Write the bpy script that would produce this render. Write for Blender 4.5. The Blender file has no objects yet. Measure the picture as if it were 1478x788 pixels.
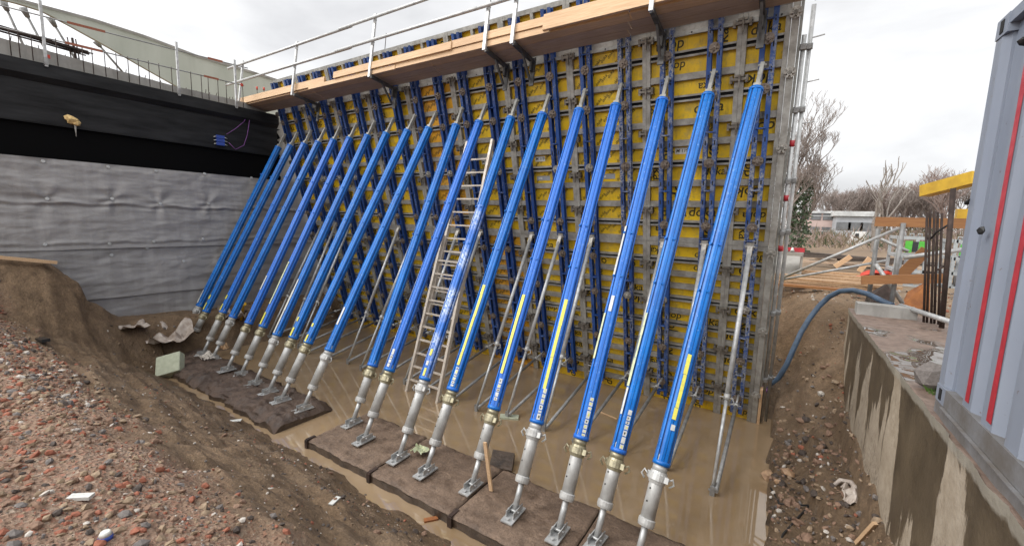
import bpy, math, random
from mathutils import Vector, Matrix, noise as mnoise
random.seed(7)
PI=math.pi; R=math.radians
sc=bpy.context.scene; C=sc.collection
V=Vector
# ------------------------------------------------------------------ camera
F_PX=605.0; CX,CY=739.0,394.0; WPX=1478.0
pitch,roll,yaw=R(7.3),R(-1.85),R(32.6)
Fw=V((-math.sin(yaw)*math.cos(pitch),math.cos(yaw)*math.cos(pitch),-math.sin(pitch)))
r0=V((math.cos(yaw),math.sin(yaw),0)); d0=Fw.cross(r0)
Rt=math.cos(roll)*r0+math.sin(roll)*d0; Dn=-math.sin(roll)*r0+math.cos(roll)*d0
cam=bpy.data.objects.new('camera',bpy.data.cameras.new('camera')); C.objects.link(cam)
cam.matrix_world=Matrix(((Rt.x,-Dn.x,-Fw.x,0),(Rt.y,-Dn.y,-Fw.y,0),(Rt.z,-Dn.z,-Fw.z,0),(0,0,0,1)))
cam.data.sensor_width=36; cam.data.lens=36*F_PX/WPX; cam.data.clip_start=.05; cam.data.clip_end=2000
sc.camera=cam
def ray(x,y): return Rt*((x-CX)/F_PX)+Dn*((y-CY)/F_PX)+Fw
def atz(x,y,z): d=ray(x,y); return d*(z/d.z)
def aty(x,y,Y): d=ray(x,y); return d*(Y/d.y)
def atx(x,y,X): d=ray(x,y); return d*(X/d.x)
def t_on(A,B,py):
    # parameter along a real 3D line at the image height py
    a0=A.dot(Dn); a1=(B-A).dot(Dn); f0=A.dot(Fw); f1=(B-A).dot(Fw); k=(py-CY)/F_PX
    return (k*f0-a0)/(a1-k*f1)
# ------------------------------------------------------------------ node helpers
def lin(h):
    h=h.lstrip('#'); o=[]
    for i in (0,2,4):
        c=int(h[i:i+2],16)/255; o.append(c/12.92 if c<=.04045 else ((c+.055)/1.055)**2.4)
    return tuple(o)
class NT:
    def __init__(s,name):
        s.m=bpy.data.materials.new(name); s.m.use_nodes=True; s.t=s.m.node_tree; s.n=s.t.nodes; s.l=s.t.links
        s.b=s.n['Principled BSDF']; s.pos=s.n.new('ShaderNodeNewGeometry').outputs['Position']
    def link(s,a,b): s.l.new(a,b)
    def scaled(s,sx,sy,sz,src=None):
        v=s.n.new('ShaderNodeVectorMath'); v.operation='MULTIPLY'; s.link(src or s.pos,v.inputs[0]); v.inputs[1].default_value=(sx,sy,sz); return v.outputs[0]
    def noise(s,scale=5,detail=6,rough=.6,vec=None,dist=0):
        x=s.n.new('ShaderNodeTexNoise'); x.inputs['Scale'].default_value=scale; x.inputs['Detail'].default_value=detail
        x.inputs['Roughness'].default_value=rough; x.inputs['Distortion'].default_value=dist; s.link(vec or s.pos,x.inputs['Vector']); return x.outputs['Fac']
    def voro(s,scale,out='Color',vec=None,rnd=1):
        x=s.n.new('ShaderNodeTexVoronoi'); x.inputs['Scale'].default_value=scale; x.inputs['Randomness'].default_value=rnd; s.link(vec or s.pos,x.inputs['Vector']); return x.outputs[out]
    def ramp(s,fac,stops):
        x=s.n.new('ShaderNodeValToRGB'); e=x.color_ramp.elements
        while len(e)<len(stops): e.new(.5)
        for k,(p,c) in zip(e,stops):
            k.position=p; k.color=(c,c,c,1) if isinstance(c,(int,float)) else (*c,1)
        s.link(fac,x.inputs[0]); return x.outputs[0]
    def mix(s,fac,a,b,mode='MIX'):
        x=s.n.new('ShaderNodeMix'); x.data_type='RGBA'; x.blend_type=mode
        for sock,v in ((x.inputs[0],fac),(x.inputs[6],a),(x.inputs[7],b)):
            if isinstance(v,(int,float)): sock.default_value=v
            elif isinstance(v,tuple): sock.default_value=(*v,1)
            else: s.link(v,sock)
        return x.outputs[2]
    def math(s,op,a,b=None,clamp=False):
        x=s.n.new('ShaderNodeMath'); x.operation=op; x.use_clamp=clamp
        for sock,v in zip(x.inputs,(a,b)):
            if v is None: continue
            if isinstance(v,(int,float)): sock.default_value=v
            else: s.link(v,sock)
        return x.outputs[0]
    def sep(s):
        x=s.n.new('ShaderNodeSeparateXYZ'); s.link(s.pos,x.inputs[0]); return x.outputs
    def base(s,c):
        if isinstance(c,tuple): s.b.inputs['Base Color'].default_value=(*c,1)
        else: s.link(c,s.b.inputs['Base Color'])
    def rough(s,v):
        if isinstance(v,(int,float)): s.b.inputs['Roughness'].default_value=v
        else: s.link(v,s.b.inputs['Roughness'])
    def metal(s,v): s.b.inputs['Metallic'].default_value=v
    def bump(s,h,strength=.3,dist=.02):
        x=s.n.new('ShaderNodeBump'); x.inputs['Strength'].default_value=strength; x.inputs['Distance'].default_value=dist
        s.link(h,x.inputs['Height']); s.link(x.outputs[0],s.b.inputs['Normal'])
def simple(name,col,dark=None,scale=6,rough=.6,metal=0,bump=.15,bscale=40,vec=None,lo=.35,hi=.7):
    m=NT(name); v=m.scaled(*vec) if vec else None
    f=m.noise(scale,8,.62,v); dark=dark or tuple(c*.55 for c in col)
    m.base(m.mix(m.ramp(f,[(lo,0),(hi,1)]),dark,col)); m.metal(metal)
    m.rough(m.ramp(f,[(.3,min(1,rough+.12)),(.7,max(.05,rough-.1))]))
    if bump: m.bump(m.noise(bscale,5,.6,v),bump,.01)
    return m.m
M={}
# blue painted prop tube: paint with scuffs and chips
def blue(name,col,dark,wear,chip,lo,hi,rough=.32,tint=(3.2,.86,.92),w2r=(.40,.60)):
    m=NT(name); f=m.noise(3,5,.6); base=m.mix(m.ramp(f,[(.35,0),(.7,1)]),dark,col)
    oi=m.n.new('ShaderNodeObjectInfo').outputs['Random']; base=m.mix(m.ramp(oi,[(.45,0),(.75,.75)]),base,tuple(q*w for q,w in zip(col,tint)))
    w=m.ramp(m.noise(26,9,.75),[(lo,0),(hi,1)]); w2=m.ramp(m.noise(2.1,3,.5),[(w2r[0],0),(w2r[1],1)])
    c=m.mix(m.math('MULTIPLY',w,w2),base,wear)
    chips=m.ramp(m.voro(30,'Distance'),[(.07,1),(.1,0)]); sel=m.ramp(m.noise(7,2,.5),[(.56,0),(.60,1)])
    m.base(m.mix(m.math('MULTIPLY',chips,sel),c,chip)); m.rough(m.ramp(m.noise(9,5),[(.3,rough+.18),(.7,rough-.08)]))
    m.bump(m.noise(60,4),.06,.005); return m.m
M['prop_blue']=blue('prop_blue',(.005,.172,.57),(.003,.115,.43),(.30,.45,.64),(.75,.8,.82),.56,.72,.27,(4,.8,1.0))
M['prop_groove_shade']=blue('prop_groove_shade',(.003,.062,.24),(.002,.04,.17),(.10,.18,.32),(.5,.55,.6),.60,.74,.4,(2,.85,1))  # darker copy of the blue paints shade into the tube grooves
M['prop_worn']=blue('prop_worn',(.02,.19,.62),(.01,.13,.50),(.62,.70,.80),(.75,.8,.85),.40,.60)
M['waler_blue']=blue('waler_blue',(.010,.055,.235),(.006,.032,.14),(.26,.27,.28),(.35,.35,.35),.52,.64,.45,(1.3,1.2,1.1))
M['waler_worn']=blue('waler_worn',(.012,.058,.235),(.006,.030,.13),(.32,.32,.31),(.4,.4,.4),.44,.56,.5,(1.3,1.2,1.1))
M['galv']=simple('galvanised_steel',(.60,.60,.59),(.38,.385,.38),12,.42,.4,.08,80)
M['galv_dark']=simple('dull_steel',(.36,.36,.35),(.21,.205,.2),10,.5,.4,.1,60)
M['inner']=simple('inner_tube_steel',(.60,.60,.58),(.40,.39,.37),7,.45,.25,.08,70)
M['bracket']=simple('bracket_steel',(.13,.125,.12),(.06,.058,.055),9,.5,.4,.1,60)
M['brass']=simple('zinc_yellow',(.50,.45,.30),(.28,.25,.17),20,.4,.5,.1,90)
M['frame']=simple('formwork_steel',(.40,.385,.35),(.22,.205,.18),7,.62,.15,.3,35)
M['frame_white']=simple('frame_pale',(.42,.42,.39),(.24,.235,.215),8,.6,.1,.25,40)
M['slot']=simple('slot_shadow',(.012,.011,.010),None,8,.8,0,0)
M['clamp']=simple('clamp_steel',(.25,.23,.20),(.12,.10,.08),14,.55,.4,.3,60)
M['anchor']=simple('anchor_plate',(.30,.26,.22),(.15,.11,.085),22,.5,.4,.25,70)
M['anchor_pale']=simple('anchor_plate_pale',(.46,.44,.40),(.28,.26,.23),22,.5,.4,.25,70)
def ply(name,a,b,dirt):
    m=NT(name); f=m.noise(2.6,6,.6); c=m.mix(m.ramp(f,[(.3,0),(.7,1)]),b,a)
    d=m.ramp(m.noise(6,9,.75),[(.48,0),(.70,.85)]); c=m.mix(d,c,dirt)
    s=m.ramp(m.noise(14,6,.6,m.scaled(1,1,.12)),[(.55,0),(.8,.5)])
    c=m.mix(s,c,(.10,.075,.03)); m.base(c); m.rough(.55); m.bump(m.noise(50,4),.05,.004); return m.m
M['ply']=ply('yellow_panel_sheet',(.84,.555,.014),(.72,.45,.012),(.38,.275,.09))
M['ply_orange']=ply('orange_panel_sheet',(.84,.44,.03),(.74,.35,.025),(.26,.16,.07))
M['ink']=simple('black_print',(.022,.02,.012),(.05,.04,.01),20,.6,0,0)
M['sticker_white']=simple('white_label',(.72,.72,.68),(.5,.5,.46),30,.5,0,0)
M['sticker_yellow']=simple('yellow_label',(.80,.74,.10),(.62,.56,.10),24,.5,0,0)
M['sticker_pale']=simple('pale_label',(.70,.72,.42),(.45,.5,.35),24,.5,0,0)
M['alu']=simple('aluminium',(.74,.67,.58),(.52,.45,.37),9,.42,.2,.1,60)
def wood(name,a,b,ax,rough=.7,knot=True):
    m=NT(name); v=m.scaled(*ax); g=m.noise(7,8,.6,v,1.2); c=m.mix(m.ramp(g,[(.35,0),(.65,1)]),b,a)
    d=m.noise(1.1,3,.5); c=m.mix(m.ramp(d,[(.4,0),(.75,.35)]),c,tuple(x*.5 for x in b)); m.base(c); m.rough(rough); m.bump(g,.2,.006); return m.m
M['timber']=wood('new_timber',(.68,.47,.285),(.52,.33,.18),(.35,9,9))
M['timber_under']=wood('weathered_plank',(.52,.39,.285),(.38,.275,.195),(.35,9,9))
M['timber_orange']=wood('orange_timber',(.42,.20,.075),(.28,.125,.05),(.35,9,9))
M['timber_far']=wood('pale_timber',(.50,.33,.19),(.33,.2,.11),(2,2,2))
# muddy pad
m=NT('muddy_pad_timber'); f=m.noise(3.2,9,.68); g=m.noise(5,8,.65,m.scaled(.6,1.2,1.2))
c=m.mix(m.ramp(f,[(.34,0),(.66,1)]),(.115,.075,.050),(.275,.19,.132)); c=m.mix(m.ramp(g,[(.38,.35),(.5,0)]),c,(.08,.053,.037)); m.base(c)
m.rough(m.ramp(f,[(.35,.35),(.65,.8)])); c=m.mix(m.ramp(m.noise(42,6,.75),[(.42,.45),(.54,0)]),c,(.065,.041,.027)); m.base(c); m.bump(m.math('ADD',m.noise(17,9,.72),g),.8,.03); M['pad']=m.m
m=NT('dark_muddy_timber'); f=m.noise(4,9,.68); m.base(m.mix(m.ramp(f,[(.34,0),(.68,1)]),(.045,.029,.021),(.125,.083,.060))); m.rough(m.ramp(f,[(.35,.4),(.65,.8)])); m.bump(m.noise(9,8,.68),.7,.04); M['pad_far']=m.m
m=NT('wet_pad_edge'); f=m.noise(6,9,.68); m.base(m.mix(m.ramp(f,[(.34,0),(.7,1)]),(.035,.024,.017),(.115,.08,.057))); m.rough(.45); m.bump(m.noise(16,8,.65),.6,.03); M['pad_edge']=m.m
# tar, geotextile
m=NT('black_tar'); f=m.noise(2,8,.6,m.scaled(1,.5,3)); m.base(m.mix(m.ramp(f,[(.35,0),(.7,1)]),(.008,.0082,.0088),(.026,.0265,.028))); m.b.inputs['Specular IOR Level'].default_value=.22; m.rough(m.ramp(f,[(.3,.7),(.7,.5)])); m.bump(m.noise(40,6),.12,.01); M['tar']=m.m
m=NT('wall_near_black'); m.base((.0022,.0022,.0024)); m.rough(.85); m.b.inputs['Specular IOR Level'].default_value=.1; M['near_black']=m.m  # even near-black for the recessed band and the coating edge
m=NT('grey_geotextile'); f=m.noise(1.1,7,.6,m.scaled(1,.9,1.3)); st=m.noise(3.2,6,.6,m.scaled(1,1.6,.25)); c=m.mix(m.ramp(f,[(.3,0),(.72,1)]),(.25,.24,.234),(.345,.333,.326))
c=m.mix(m.ramp(st,[(.48,0),(.72,.45)]),c,(.44,.425,.415)); m.base(c); m.rough(.48)
wv=m.noise(4,6,.6,m.scaled(1,.8,1.3),1.2); m.bump(m.math('ADD',wv,m.math('MULTIPLY',m.noise(13,5),.15)),.3,.05); M['geo']=m.m
# concrete
m=NT('pale_concrete'); f=m.noise(2.4,8,.62); c=m.mix(m.ramp(f,[(.3,0),(.7,1)]),(.23,.22,.20),(.40,.385,.355)); s=m.ramp(m.noise(8,6,.6,m.scaled(1,1,.18)),[(.5,0),(.75,.5)]); m.base(m.mix(s,c,(.16,.15,.135))); m.rough(.8); m.bump(m.noise(30,6),.2,.01); M['conc']=m.m
m=NT('bridge_concrete'); f=m.noise(.5,6,.6,m.scaled(1,2.5,.7)); c=m.mix(m.ramp(f,[(.3,0),(.7,1)]),(.40,.425,.36),(.50,.52,.455)); s=m.ramp(m.noise(.9,5,.6,m.scaled(1,3,.3)),[(.52,0),(.8,.5)]); m.base(m.mix(s,c,(.34,.35,.30))); m.rough(.75); M['bridge']=m.m
# stained retaining wall: dry tan streaks running down a dark wet face
m=NT('stained_wall'); sx,sy,sz=m.sep()
st=m.noise(2.5,6,.58,m.scaled(.25,.62,.07),.2); hgt=m.math('MULTIPLY',m.math('ADD',sz,2.2),-.11); st2=m.math('ADD',m.math('ADD',st,hgt),m.math('MULTIPLY',m.math('SUBTRACT',m.noise(7,7,.7,m.scaled(1,1,.45)),.5),.16))
mask=m.ramp(st2,[(.505,0),(.522,1)]); tan=m.mix(m.ramp(m.noise(7,8,.65),[(.3,0),(.7,1)]),(.30,.24,.17),(.43,.36,.275)); drk=m.mix(m.ramp(m.noise(3,8,.65),[(.3,0),(.7,1)]),(.06,.044,.027),(.135,.102,.064))
c=m.mix(mask,drk,tan)
pit=m.ramp(m.noise(26,6,.7),[(.5,0),(.62,.75)]); low=m.ramp(m.math('ADD',m.noise(1.6,4,.6),m.math('MULTIPLY',m.math('ADD',sz,2.4),-.12)),[(.53,0),(.62,1)])
c=m.mix(m.math('MULTIPLY',pit,low),c,(.075,.055,.045))
wm=m.math('ADD',m.math('MULTIPLY',m.math('ADD',sz,1.42),9.0),m.noise(7,6,.65)); c=m.mix(m.ramp(wm,[(.72,0),(1.0,.8)]),c,(.36,.33,.27))
m.base(c); m.rough(m.ramp(mask,[(0,.45),(1,.8)])); m.bump(m.math('ADD',m.noise(22,8,.65),m.math('MULTIPLY',mask,.25)),.45,.02); M['wall']=m.m
# muddy slab top with puddles
m=NT('muddy_slab'); f=m.noise(2.3,7,.6); f2=m.noise(11,7,.66); c=m.mix(m.ramp(f2,[(.32,0),(.7,1)]),(.105,.065,.046),(.235,.165,.125)); dv=m.n.new('ShaderNodeVectorMath'); dv.operation='DISTANCE'; m.link(m.pos,dv.inputs[0]); dv.inputs[1].default_value=(1.62,5.7,-1.3); pd=m.math('MAXIMUM',m.math('MULTIPLY',m.math('SUBTRACT',1.9,dv.outputs['Value']),.13),-.08); p=m.ramp(m.math('ADD',m.noise(2.3,1.5,.5,m.scaled(1,.7,1)),pd),[(.60,0),(.68,1)])
c=m.mix(p,c,(.10,.078,.062)); m.base(c); m.rough(m.mix(p,(.6,.6,.6),(.02,.02,.02))); m.b.inputs['IOR'].default_value=1.7
h=m.mix(p,f2,(.5,.5,.5)); m.bump(h,.4,.02); M['slab']=m.m
# container paint
m=NT('container_paint'); f=m.noise(1.4,7,.6,m.scaled(1,1,.5)); c=m.mix(m.ramp(f,[(.3,0),(.7,1)]),(.20,.225,.275),(.265,.29,.34)); s=m.ramp(m.noise(5,7,.65,m.scaled(1,1,.14)),[(.5,0),(.78,.55)]); c=m.mix(s,c,(.16,.165,.175))
r_=m.ramp(m.noise(15,8,.72),[(.64,0),(.68,.8)]); c=m.mix(r_,c,(.13,.075,.05)); m.base(c); m.rough(m.ramp(f,[(.3,.5),(.7,.36)])); m.bump(m.noise(9,4),.08,.01); M['cont']=m.m
M['red_paint']=simple('red_stripe_paint',(.52,.035,.05),(.36,.025,.035),8,.45,0,.08,40)
M['cont_rail']=simple('container_rail',(.22,.22,.225),(.14,.125,.11),5,.5,.1,.2,30)
M['rubber']=simple('black_rubber',(.018,.017,.016),None,8,.6,0,.1)
M['hose']=simple('blue_hose',(.085,.145,.235),(.055,.085,.13),7,.45,0,.15,60)
M['rust']=simple('rusty_steel',(.062,.036,.027),(.03,.02,.016),10,.7,.2,.4,40)
M['rust_orange']=simple('orange_rust',(.42,.15,.03),(.18,.065,.025),5,.7,0,.4,40)
M['yellow_paint']=simple('yellow_paint',(.75,.47,.025),(.55,.33,.03),6,.45,0,.1,40)
M['green_paint']=simple('green_paint',(.10,.50,.05),(.07,.35,.04),9,.5,0,0)
M['grey_paint']=simple('grey_paint',(.42,.45,.46),(.28,.30,.31),9,.5,.1,.1)
M['white_paint']=simple('white_paint',(.72,.72,.70),(.5,.49,.46),8,.5,0,.1)
M['red_plastic']=simple('red_plastic',(.62,.055,.02),(.4,.03,.015),14,.5,0,.1)
M['dark_glass']=simple('dark_glass',(.03,.035,.04),None,3,.12,0,0)
M['foam']=simple('expanding_foam',(.80,.60,.27),(.60,.40,.17),16,.8,0,.5,30)
M['green_foam']=simple('pale_green_block',(.50,.52,.39),(.38,.40,.29),12,.8,0,.15,50)
M['purple']=simple('purple_tape',(.28,.09,.36),None,9,.5,0,0)
M['box_blue']=simple('blue_plastic_box',(.045,.10,.42),(.03,.06,.28),12,.45,0,.1)
M['plastic_film']=simple('dirty_white_film',(.52,.46,.40),(.30,.235,.19),7,.5,0,.5,25)
M['brick_red']=simple('brick_rubble',(.36,.125,.07),(.24,.09,.055),40,.85,0,.3,90)
M['stone_tan']=simple('tan_stone',(.36,.265,.175),(.24,.17,.11),40,.85,0,.3,90)
M['stone_grey']=simple('grey_stone',(.20,.175,.16),(.12,.105,.095),40,.8,0,.3,90)
M['stone_white']=simple('white_stone',(.60,.55,.49),(.42,.38,.33),40,.8,0,.2,90)
M['stone_dark']=simple('dark_stone',(.085,.062,.05),(.05,.038,.03),40,.75,0,.3,90)
M['stone_brown']=simple('brown_stone',(.28,.175,.115),(.18,.11,.075),40,.85,0,.3,90)
M['clay']=simple('wet_clay_lump',(.44,.28,.16),(.28,.17,.10),14,.55,0,.4,40)
M['bldg_pink']=simple('pinkish_brick',(.52,.40,.36),(.42,.32,.29),1.2,.85,0,0)
M['bldg_grey']=simple('grey_cladding',(.38,.395,.41),(.30,.31,.325),.8,.8,0,0)
M['win_far']=simple('far_window',(.16,.165,.17),None,3,.35,0,0)
M['bldg_white']=simple('pale_fascia',(.60,.61,.60),None,1,.8,0,0)
M['bark']=simple('grey_bark',(.30,.25,.22),(.2,.165,.145),6,.9,0,0)
M['bark_red']=simple('hazy_reddish_twigs',(.33,.25,.22),(.24,.18,.155),4,.9,0,0)  # twig tone lightened so that distance haze sits in the colour
M['bark_pale']=simple('pale_bark',(.40,.36,.33),(.28,.25,.22),6,.9,0,0)
M['ivy']=simple('ivy_leaves',(.055,.085,.035),(.025,.04,.016),5,.6,0,0)
M['scrub']=simple('brown_scrub',(.21,.165,.105),(.13,.10,.065),2.5,.9,0,0)
# water: opaque muddy body with a mirror-like skin
m=NT('muddy_water'); f=m.noise(.9,6,.6,m.scaled(1,.6,1),.8); c=m.mix(m.ramp(f,[(.32,0),(.7,1)]),(.26,.178,.10),(.35,.25,.152)); m.base(c)
m.rough(.03); m.b.inputs['IOR'].default_value=2.0; m.bump(m.noise(5,3,.5),.022,.01); M['water']=m.m
# terrain: colours by height/attribute
m=NT('site_ground'); at=m.n.new('ShaderNodeAttribute'); at.attribute_name='kind'; at.attribute_type='GEOMETRY'; sp=m.n.new('ShaderNodeSeparateColor'); m.link(at.outputs['Color'],sp.inputs[0])
rub,wet,pale=sp.outputs[0],sp.outputs[1],sp.outputs[2]
f=m.noise(5,9,.68); fine=m.noise(38,7,.7)
mud=m.mix(m.ramp(f,[(.3,0),(.72,1)]),(.110,.068,.036),(.31,.205,.118)); mud=m.mix(m.ramp(fine,[(.36,.5),(.55,0)]),mud,(.048,.029,.016))
vc=m.voro(34); hs=m.n.new('ShaderNodeSeparateColor'); m.link(vc,hs.inputs[0])
stn=m.ramp(hs.outputs[0],[(0,(.42,.16,.10)),(.2,(.31,.19,.125)),(.45,(.40,.265,.185)),(.72,(.26,.165,.115)),(.9,(.50,.39,.29)),(1,(.16,.11,.085))])
vc2=m.voro(85); hs2=m.n.new('ShaderNodeSeparateColor'); m.link(vc2,hs2.inputs[0])
stn2=m.ramp(hs2.outputs[0],[(0,(.34,.165,.11)),(.25,(.29,.18,.12)),(.6,(.36,.235,.16)),(.85,(.22,.14,.095)),(1,(.44,.33,.245))])
rubc=m.mix(m.ramp(m.noise(20,4),[(.45,0),(.55,1)]),stn2,stn); rubc=m.mix(m.ramp(m.noise(2.2,7,.65),[(.48,0),(.7,.65)]),rubc,(.27,.175,.12))
c=m.mix(rub,mud,rubc); c=m.mix(m.math('MULTIPLY',wet,.42),c,(.062,.040,.022)); c=m.mix(pale,c,(.29,.21,.135)); m.base(c)
m.rough(m.mix(wet,(.85,.85,.85),(.38,.38,.38)))
hgt=m.math('ADD',m.noise(16,9,.7),m.math('MULTIPLY',m.math('MULTIPLY',m.voro(34,'Distance'),rub),.7)); m.bump(hgt,1.0,.045); M['ground']=m.m
# ------------------------------------------------------------------ mesh builder
class MB:
    def __init__(s): s.v=[]; s.f=[]; s.mi=[]; s.cur=0; s.sm=[]
    def add(s,vs,fs,smooth=False):
        o=len(s.v); s.v+= [V(x) for x in vs]
        for q in fs: s.f.append([i+o for i in q]); s.mi.append(s.cur); s.sm.append(smooth)
        return s
    def obox(s,c,ax,ay,az,bev=0):
        c=V(c); ax,ay,az=V(ax),V(ay),V(az)
        vs=[c+ax*i+ay*j+az*k for i in(-1,1) for j in(-1,1) for k in(-1,1)]
        fs=[(0,1,3,2),(4,6,7,5),(0,4,5,1),(2,3,7,6),(0,2,6,4),(1,5,7,3)]
        if ax.cross(ay).dot(az)<0: fs=[tuple(reversed(q)) for q in fs]
        return s.add(vs,fs)
    def box(s,c,sx,sy,sz): return s.obox(c,(sx/2,0,0),(0,sy/2,0),(0,0,sz/2))
    def bar(s,a,b,w,h,up=(0,0,1)):
        a,b=V(a),V(b); d=b-a; u=V(up); x=d.cross(u)
        if x.length<1e-6: x=d.cross(V((1,0,0)))
        x.normalize(); z=x.cross(d).normalized(); return s.obox((a+b)/2,d/2,x*w/2,z*h/2)
    def tube(s,pts,r,n=8,cap=True,smooth=True):
        pts=[V(p) for p in pts]; rs=r if isinstance(r,(list,tuple)) else [r]*len(pts); o=len(s.v)
        d=(pts[1]-pts[0]).normalized(); x=d.orthogonal().normalized()
        for i,p in enumerate(pts):
            d=(pts[min(i+1,len(pts)-1)]-pts[max(i-1,0)]).normalized(); x=(x-d*x.dot(d)).normalized(); y=d.cross(x)
            for k in range(n):
                a=2*PI*k/n; s.v.append(p+(x*math.cos(a)+y*math.sin(a))*rs[i])
        for i in range(len(pts)-1):
            for k in range(n):
                k2=(k+1)%n; s.f.append([o+i*n+k,o+i*n+k2,o+(i+1)*n+k2,o+(i+1)*n+k]); s.mi.append(s.cur); s.sm.append(smooth)
        if cap:
            s.f.append([o+k for k in range(n)][::-1]); s.mi.append(s.cur); s.sm.append(False)
            q=o+(len(pts)-1)*n; s.f.append([q+k for k in range(n)]); s.mi.append(s.cur); s.sm.append(False)
        return s
    def prof(s,poly,a,b,ex,ey,gro=None):
        # extrude a 2D polygon from a to b
        n=len(poly); a,b=V(a),V(b); vs=[a+ex*p[0]+ey*p[1] for p in poly]+[b+ex*p[0]+ey*p[1] for p in poly]
        fs=[(k,(k+1)%n,n+(k+1)%n,n+k) for k in range(n)]+[tuple(range(n))[::-1],tuple(range(n,2*n))]
        m0=len(s.mi); s.add(vs,fs)
        if gro:
            for q in gro: s.mi[m0+q]=1
        return s
    def grid(s,fn,nu,nv,smooth=True):
        vs=[fn(i/nu,j/nv) for i in range(nu+1) for j in range(nv+1)]
        fs=[(i*(nv+1)+j,(i+1)*(nv+1)+j,(i+1)*(nv+1)+j+1,i*(nv+1)+j+1) for i in range(nu) for j in range(nv)]
        return s.add(vs,fs,smooth)
    def rock(s,c,sx,sy,sz,seed,smooth=False,amt=.25):
        rnd=random.Random(seed); q=Matrix.Rotation(rnd.random()*6,3,V((rnd.random()-.5,rnd.random()-.5,rnd.random()+.2)))
        vs=[q@V((a.x*sx*(1+(rnd.random()-.5)*2*amt),a.y*sy*(1+(rnd.random()-.5)*2*amt),a.z*sz*(1+(rnd.random()-.5)*2*amt)))+V(c) for a in ICO]
        return s.add(vs,ICOF,smooth)
    def build(s,name,mats,parent=None,loc=None,offset=None):
        me=bpy.data.meshes.new(name)
        off=V(parent.location) if parent is not None and parent.parent is None else (V(ORIG[parent.name]) if parent is not None and parent.name in ORIG else V((0,0,0)))
        if loc is not None: off=V(loc)
        me.from_pydata([v-off for v in s.v],[],s.f)
        for mm in (mats if isinstance(mats,(list,tuple)) else [mats]): me.materials.append(mm)
        me.polygons.foreach_set('material_index',s.mi); me.polygons.foreach_set('use_smooth',s.sm); me.update()
        o=bpy.data.objects.new(name,me); C.objects.link(o)
        if parent is not None: o.parent=parent; ORIG[o.name]=tuple(off)
        elif loc is not None: o.location=loc
        return o
ORIG={}
t=(1+5**.5)/2; ICO=[V(p).normalized() for p in [(-1,t,0),(1,t,0),(-1,-t,0),(1,-t,0),(0,-1,t),(0,1,t),(0,-1,-t),(0,1,-t),(t,0,-1),(t,0,1),(-t,0,-1),(-t,0,1)]]
ICOF=[(0,11,5),(0,5,1),(0,1,7),(0,7,10),(0,10,11),(1,5,9),(5,11,4),(11,10,2),(10,7,6),(7,1,8),(3,9,4),(3,4,2),(3,2,6),(3,6,8),(3,8,9),(4,9,5),(2,4,11),(6,2,10),(8,6,7),(9,8,1)]
def tag(o,label,cat,group=None,kind=None):
    if label: o['label']=label
    if cat: o['category']=cat
    if group: o['group']=group
    if kind: o['kind']=kind
    return o
def thing(name,label,cat,loc,group=None):
    o=bpy.data.objects.new(name,None); C.objects.link(o); o.location=V(loc); o.empty_display_size=.1
    return tag(o,label,cat,group)
def share(proto,name,parent,dloc=(0,0,0)):
    o=proto.copy(); o.name=name; C.objects.link(o); o.parent=parent; o.location=V(dloc); return o
ORD=['first','second','third','fourth','fifth','sixth','seventh','eighth','ninth','tenth','eleventh','twelfth','thirteenth','fourteenth','fifteenth','sixteenth','seventeenth','eighteenth','nineteenth']
_txt={}
def text2d(s):
    if s not in _txt:
        cu=bpy.data.curves.new('t','FONT'); cu.body=s; cu.resolution_u=3; cu.align_x='CENTER'; cu.align_y='CENTER'; cu.offset=.011; cu.shear=.12
        ob=bpy.data.objects.new('t',cu); C.objects.link(ob); bpy.context.view_layer.update()
        me=bpy.data.meshes.new_from_object(ob.evaluated_get(bpy.context.evaluated_depsgraph_get()))
        _txt[s]=([(v.co.x,v.co.y) for v in me.vertices],[tuple(p.vertices) for p in me.polygons])
        bpy.data.objects.remove(ob); bpy.data.curves.remove(cu); bpy.data.meshes.remove(me)
    return _txt[s]
def add_text(mb,s,c,ex,ey,h,rot=0):
    vs,fs=text2d(s); ca,sa=math.cos(rot),math.sin(rot)
    mb.add([V(c)+ex*((x*ca-y*sa)*h)+ey*((x*sa+y*ca)*h) for x,y in vs],fs)
# ------------------------------------------------------------------ formwork frame of reference
WZ=-3.58; T=R(15.0)
B=V((-.18,8.66,WZ)); AX=V((1,0,0)); AW=V((0,-math.sin(T),math.cos(T))); AN=V((0,-math.cos(T),-math.sin(T)))
def L(s,u,d): return B+AX*s+AW*u+AN*d
TILT=(AX,AW,AN)
def lbox(mb,s0,s1,u0,u1,d0,d1): mb.obox(L((s0+s1)/2,(u0+u1)/2,(d0+d1)/2),AX*((s1-s0)/2),AN*((d1-d0)/2),AW*((u1-u0)/2))
JOINT=[0.0]+[-.573-1.334*j for j in range(9)]+[-12.5]
LEV=[(-.12,3.385),(3.39,6.735),(6.74,7.50)]
US=[.27,.52,.76,1.02,1.30,1.54,1.78,2.04,2.30,2.55,2.79,3.05,3.72,4.06,4.41,4.74,5.06,5.38,5.73,6.04,6.36]
SLOT={.52,1.30,1.78,2.30,3.05,3.72,4.74,5.73,6.36}
BAYN=['rightmost']+[ORD[i] for i in range(1,9)]+['leftmost']
beam_mesh={}
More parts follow.
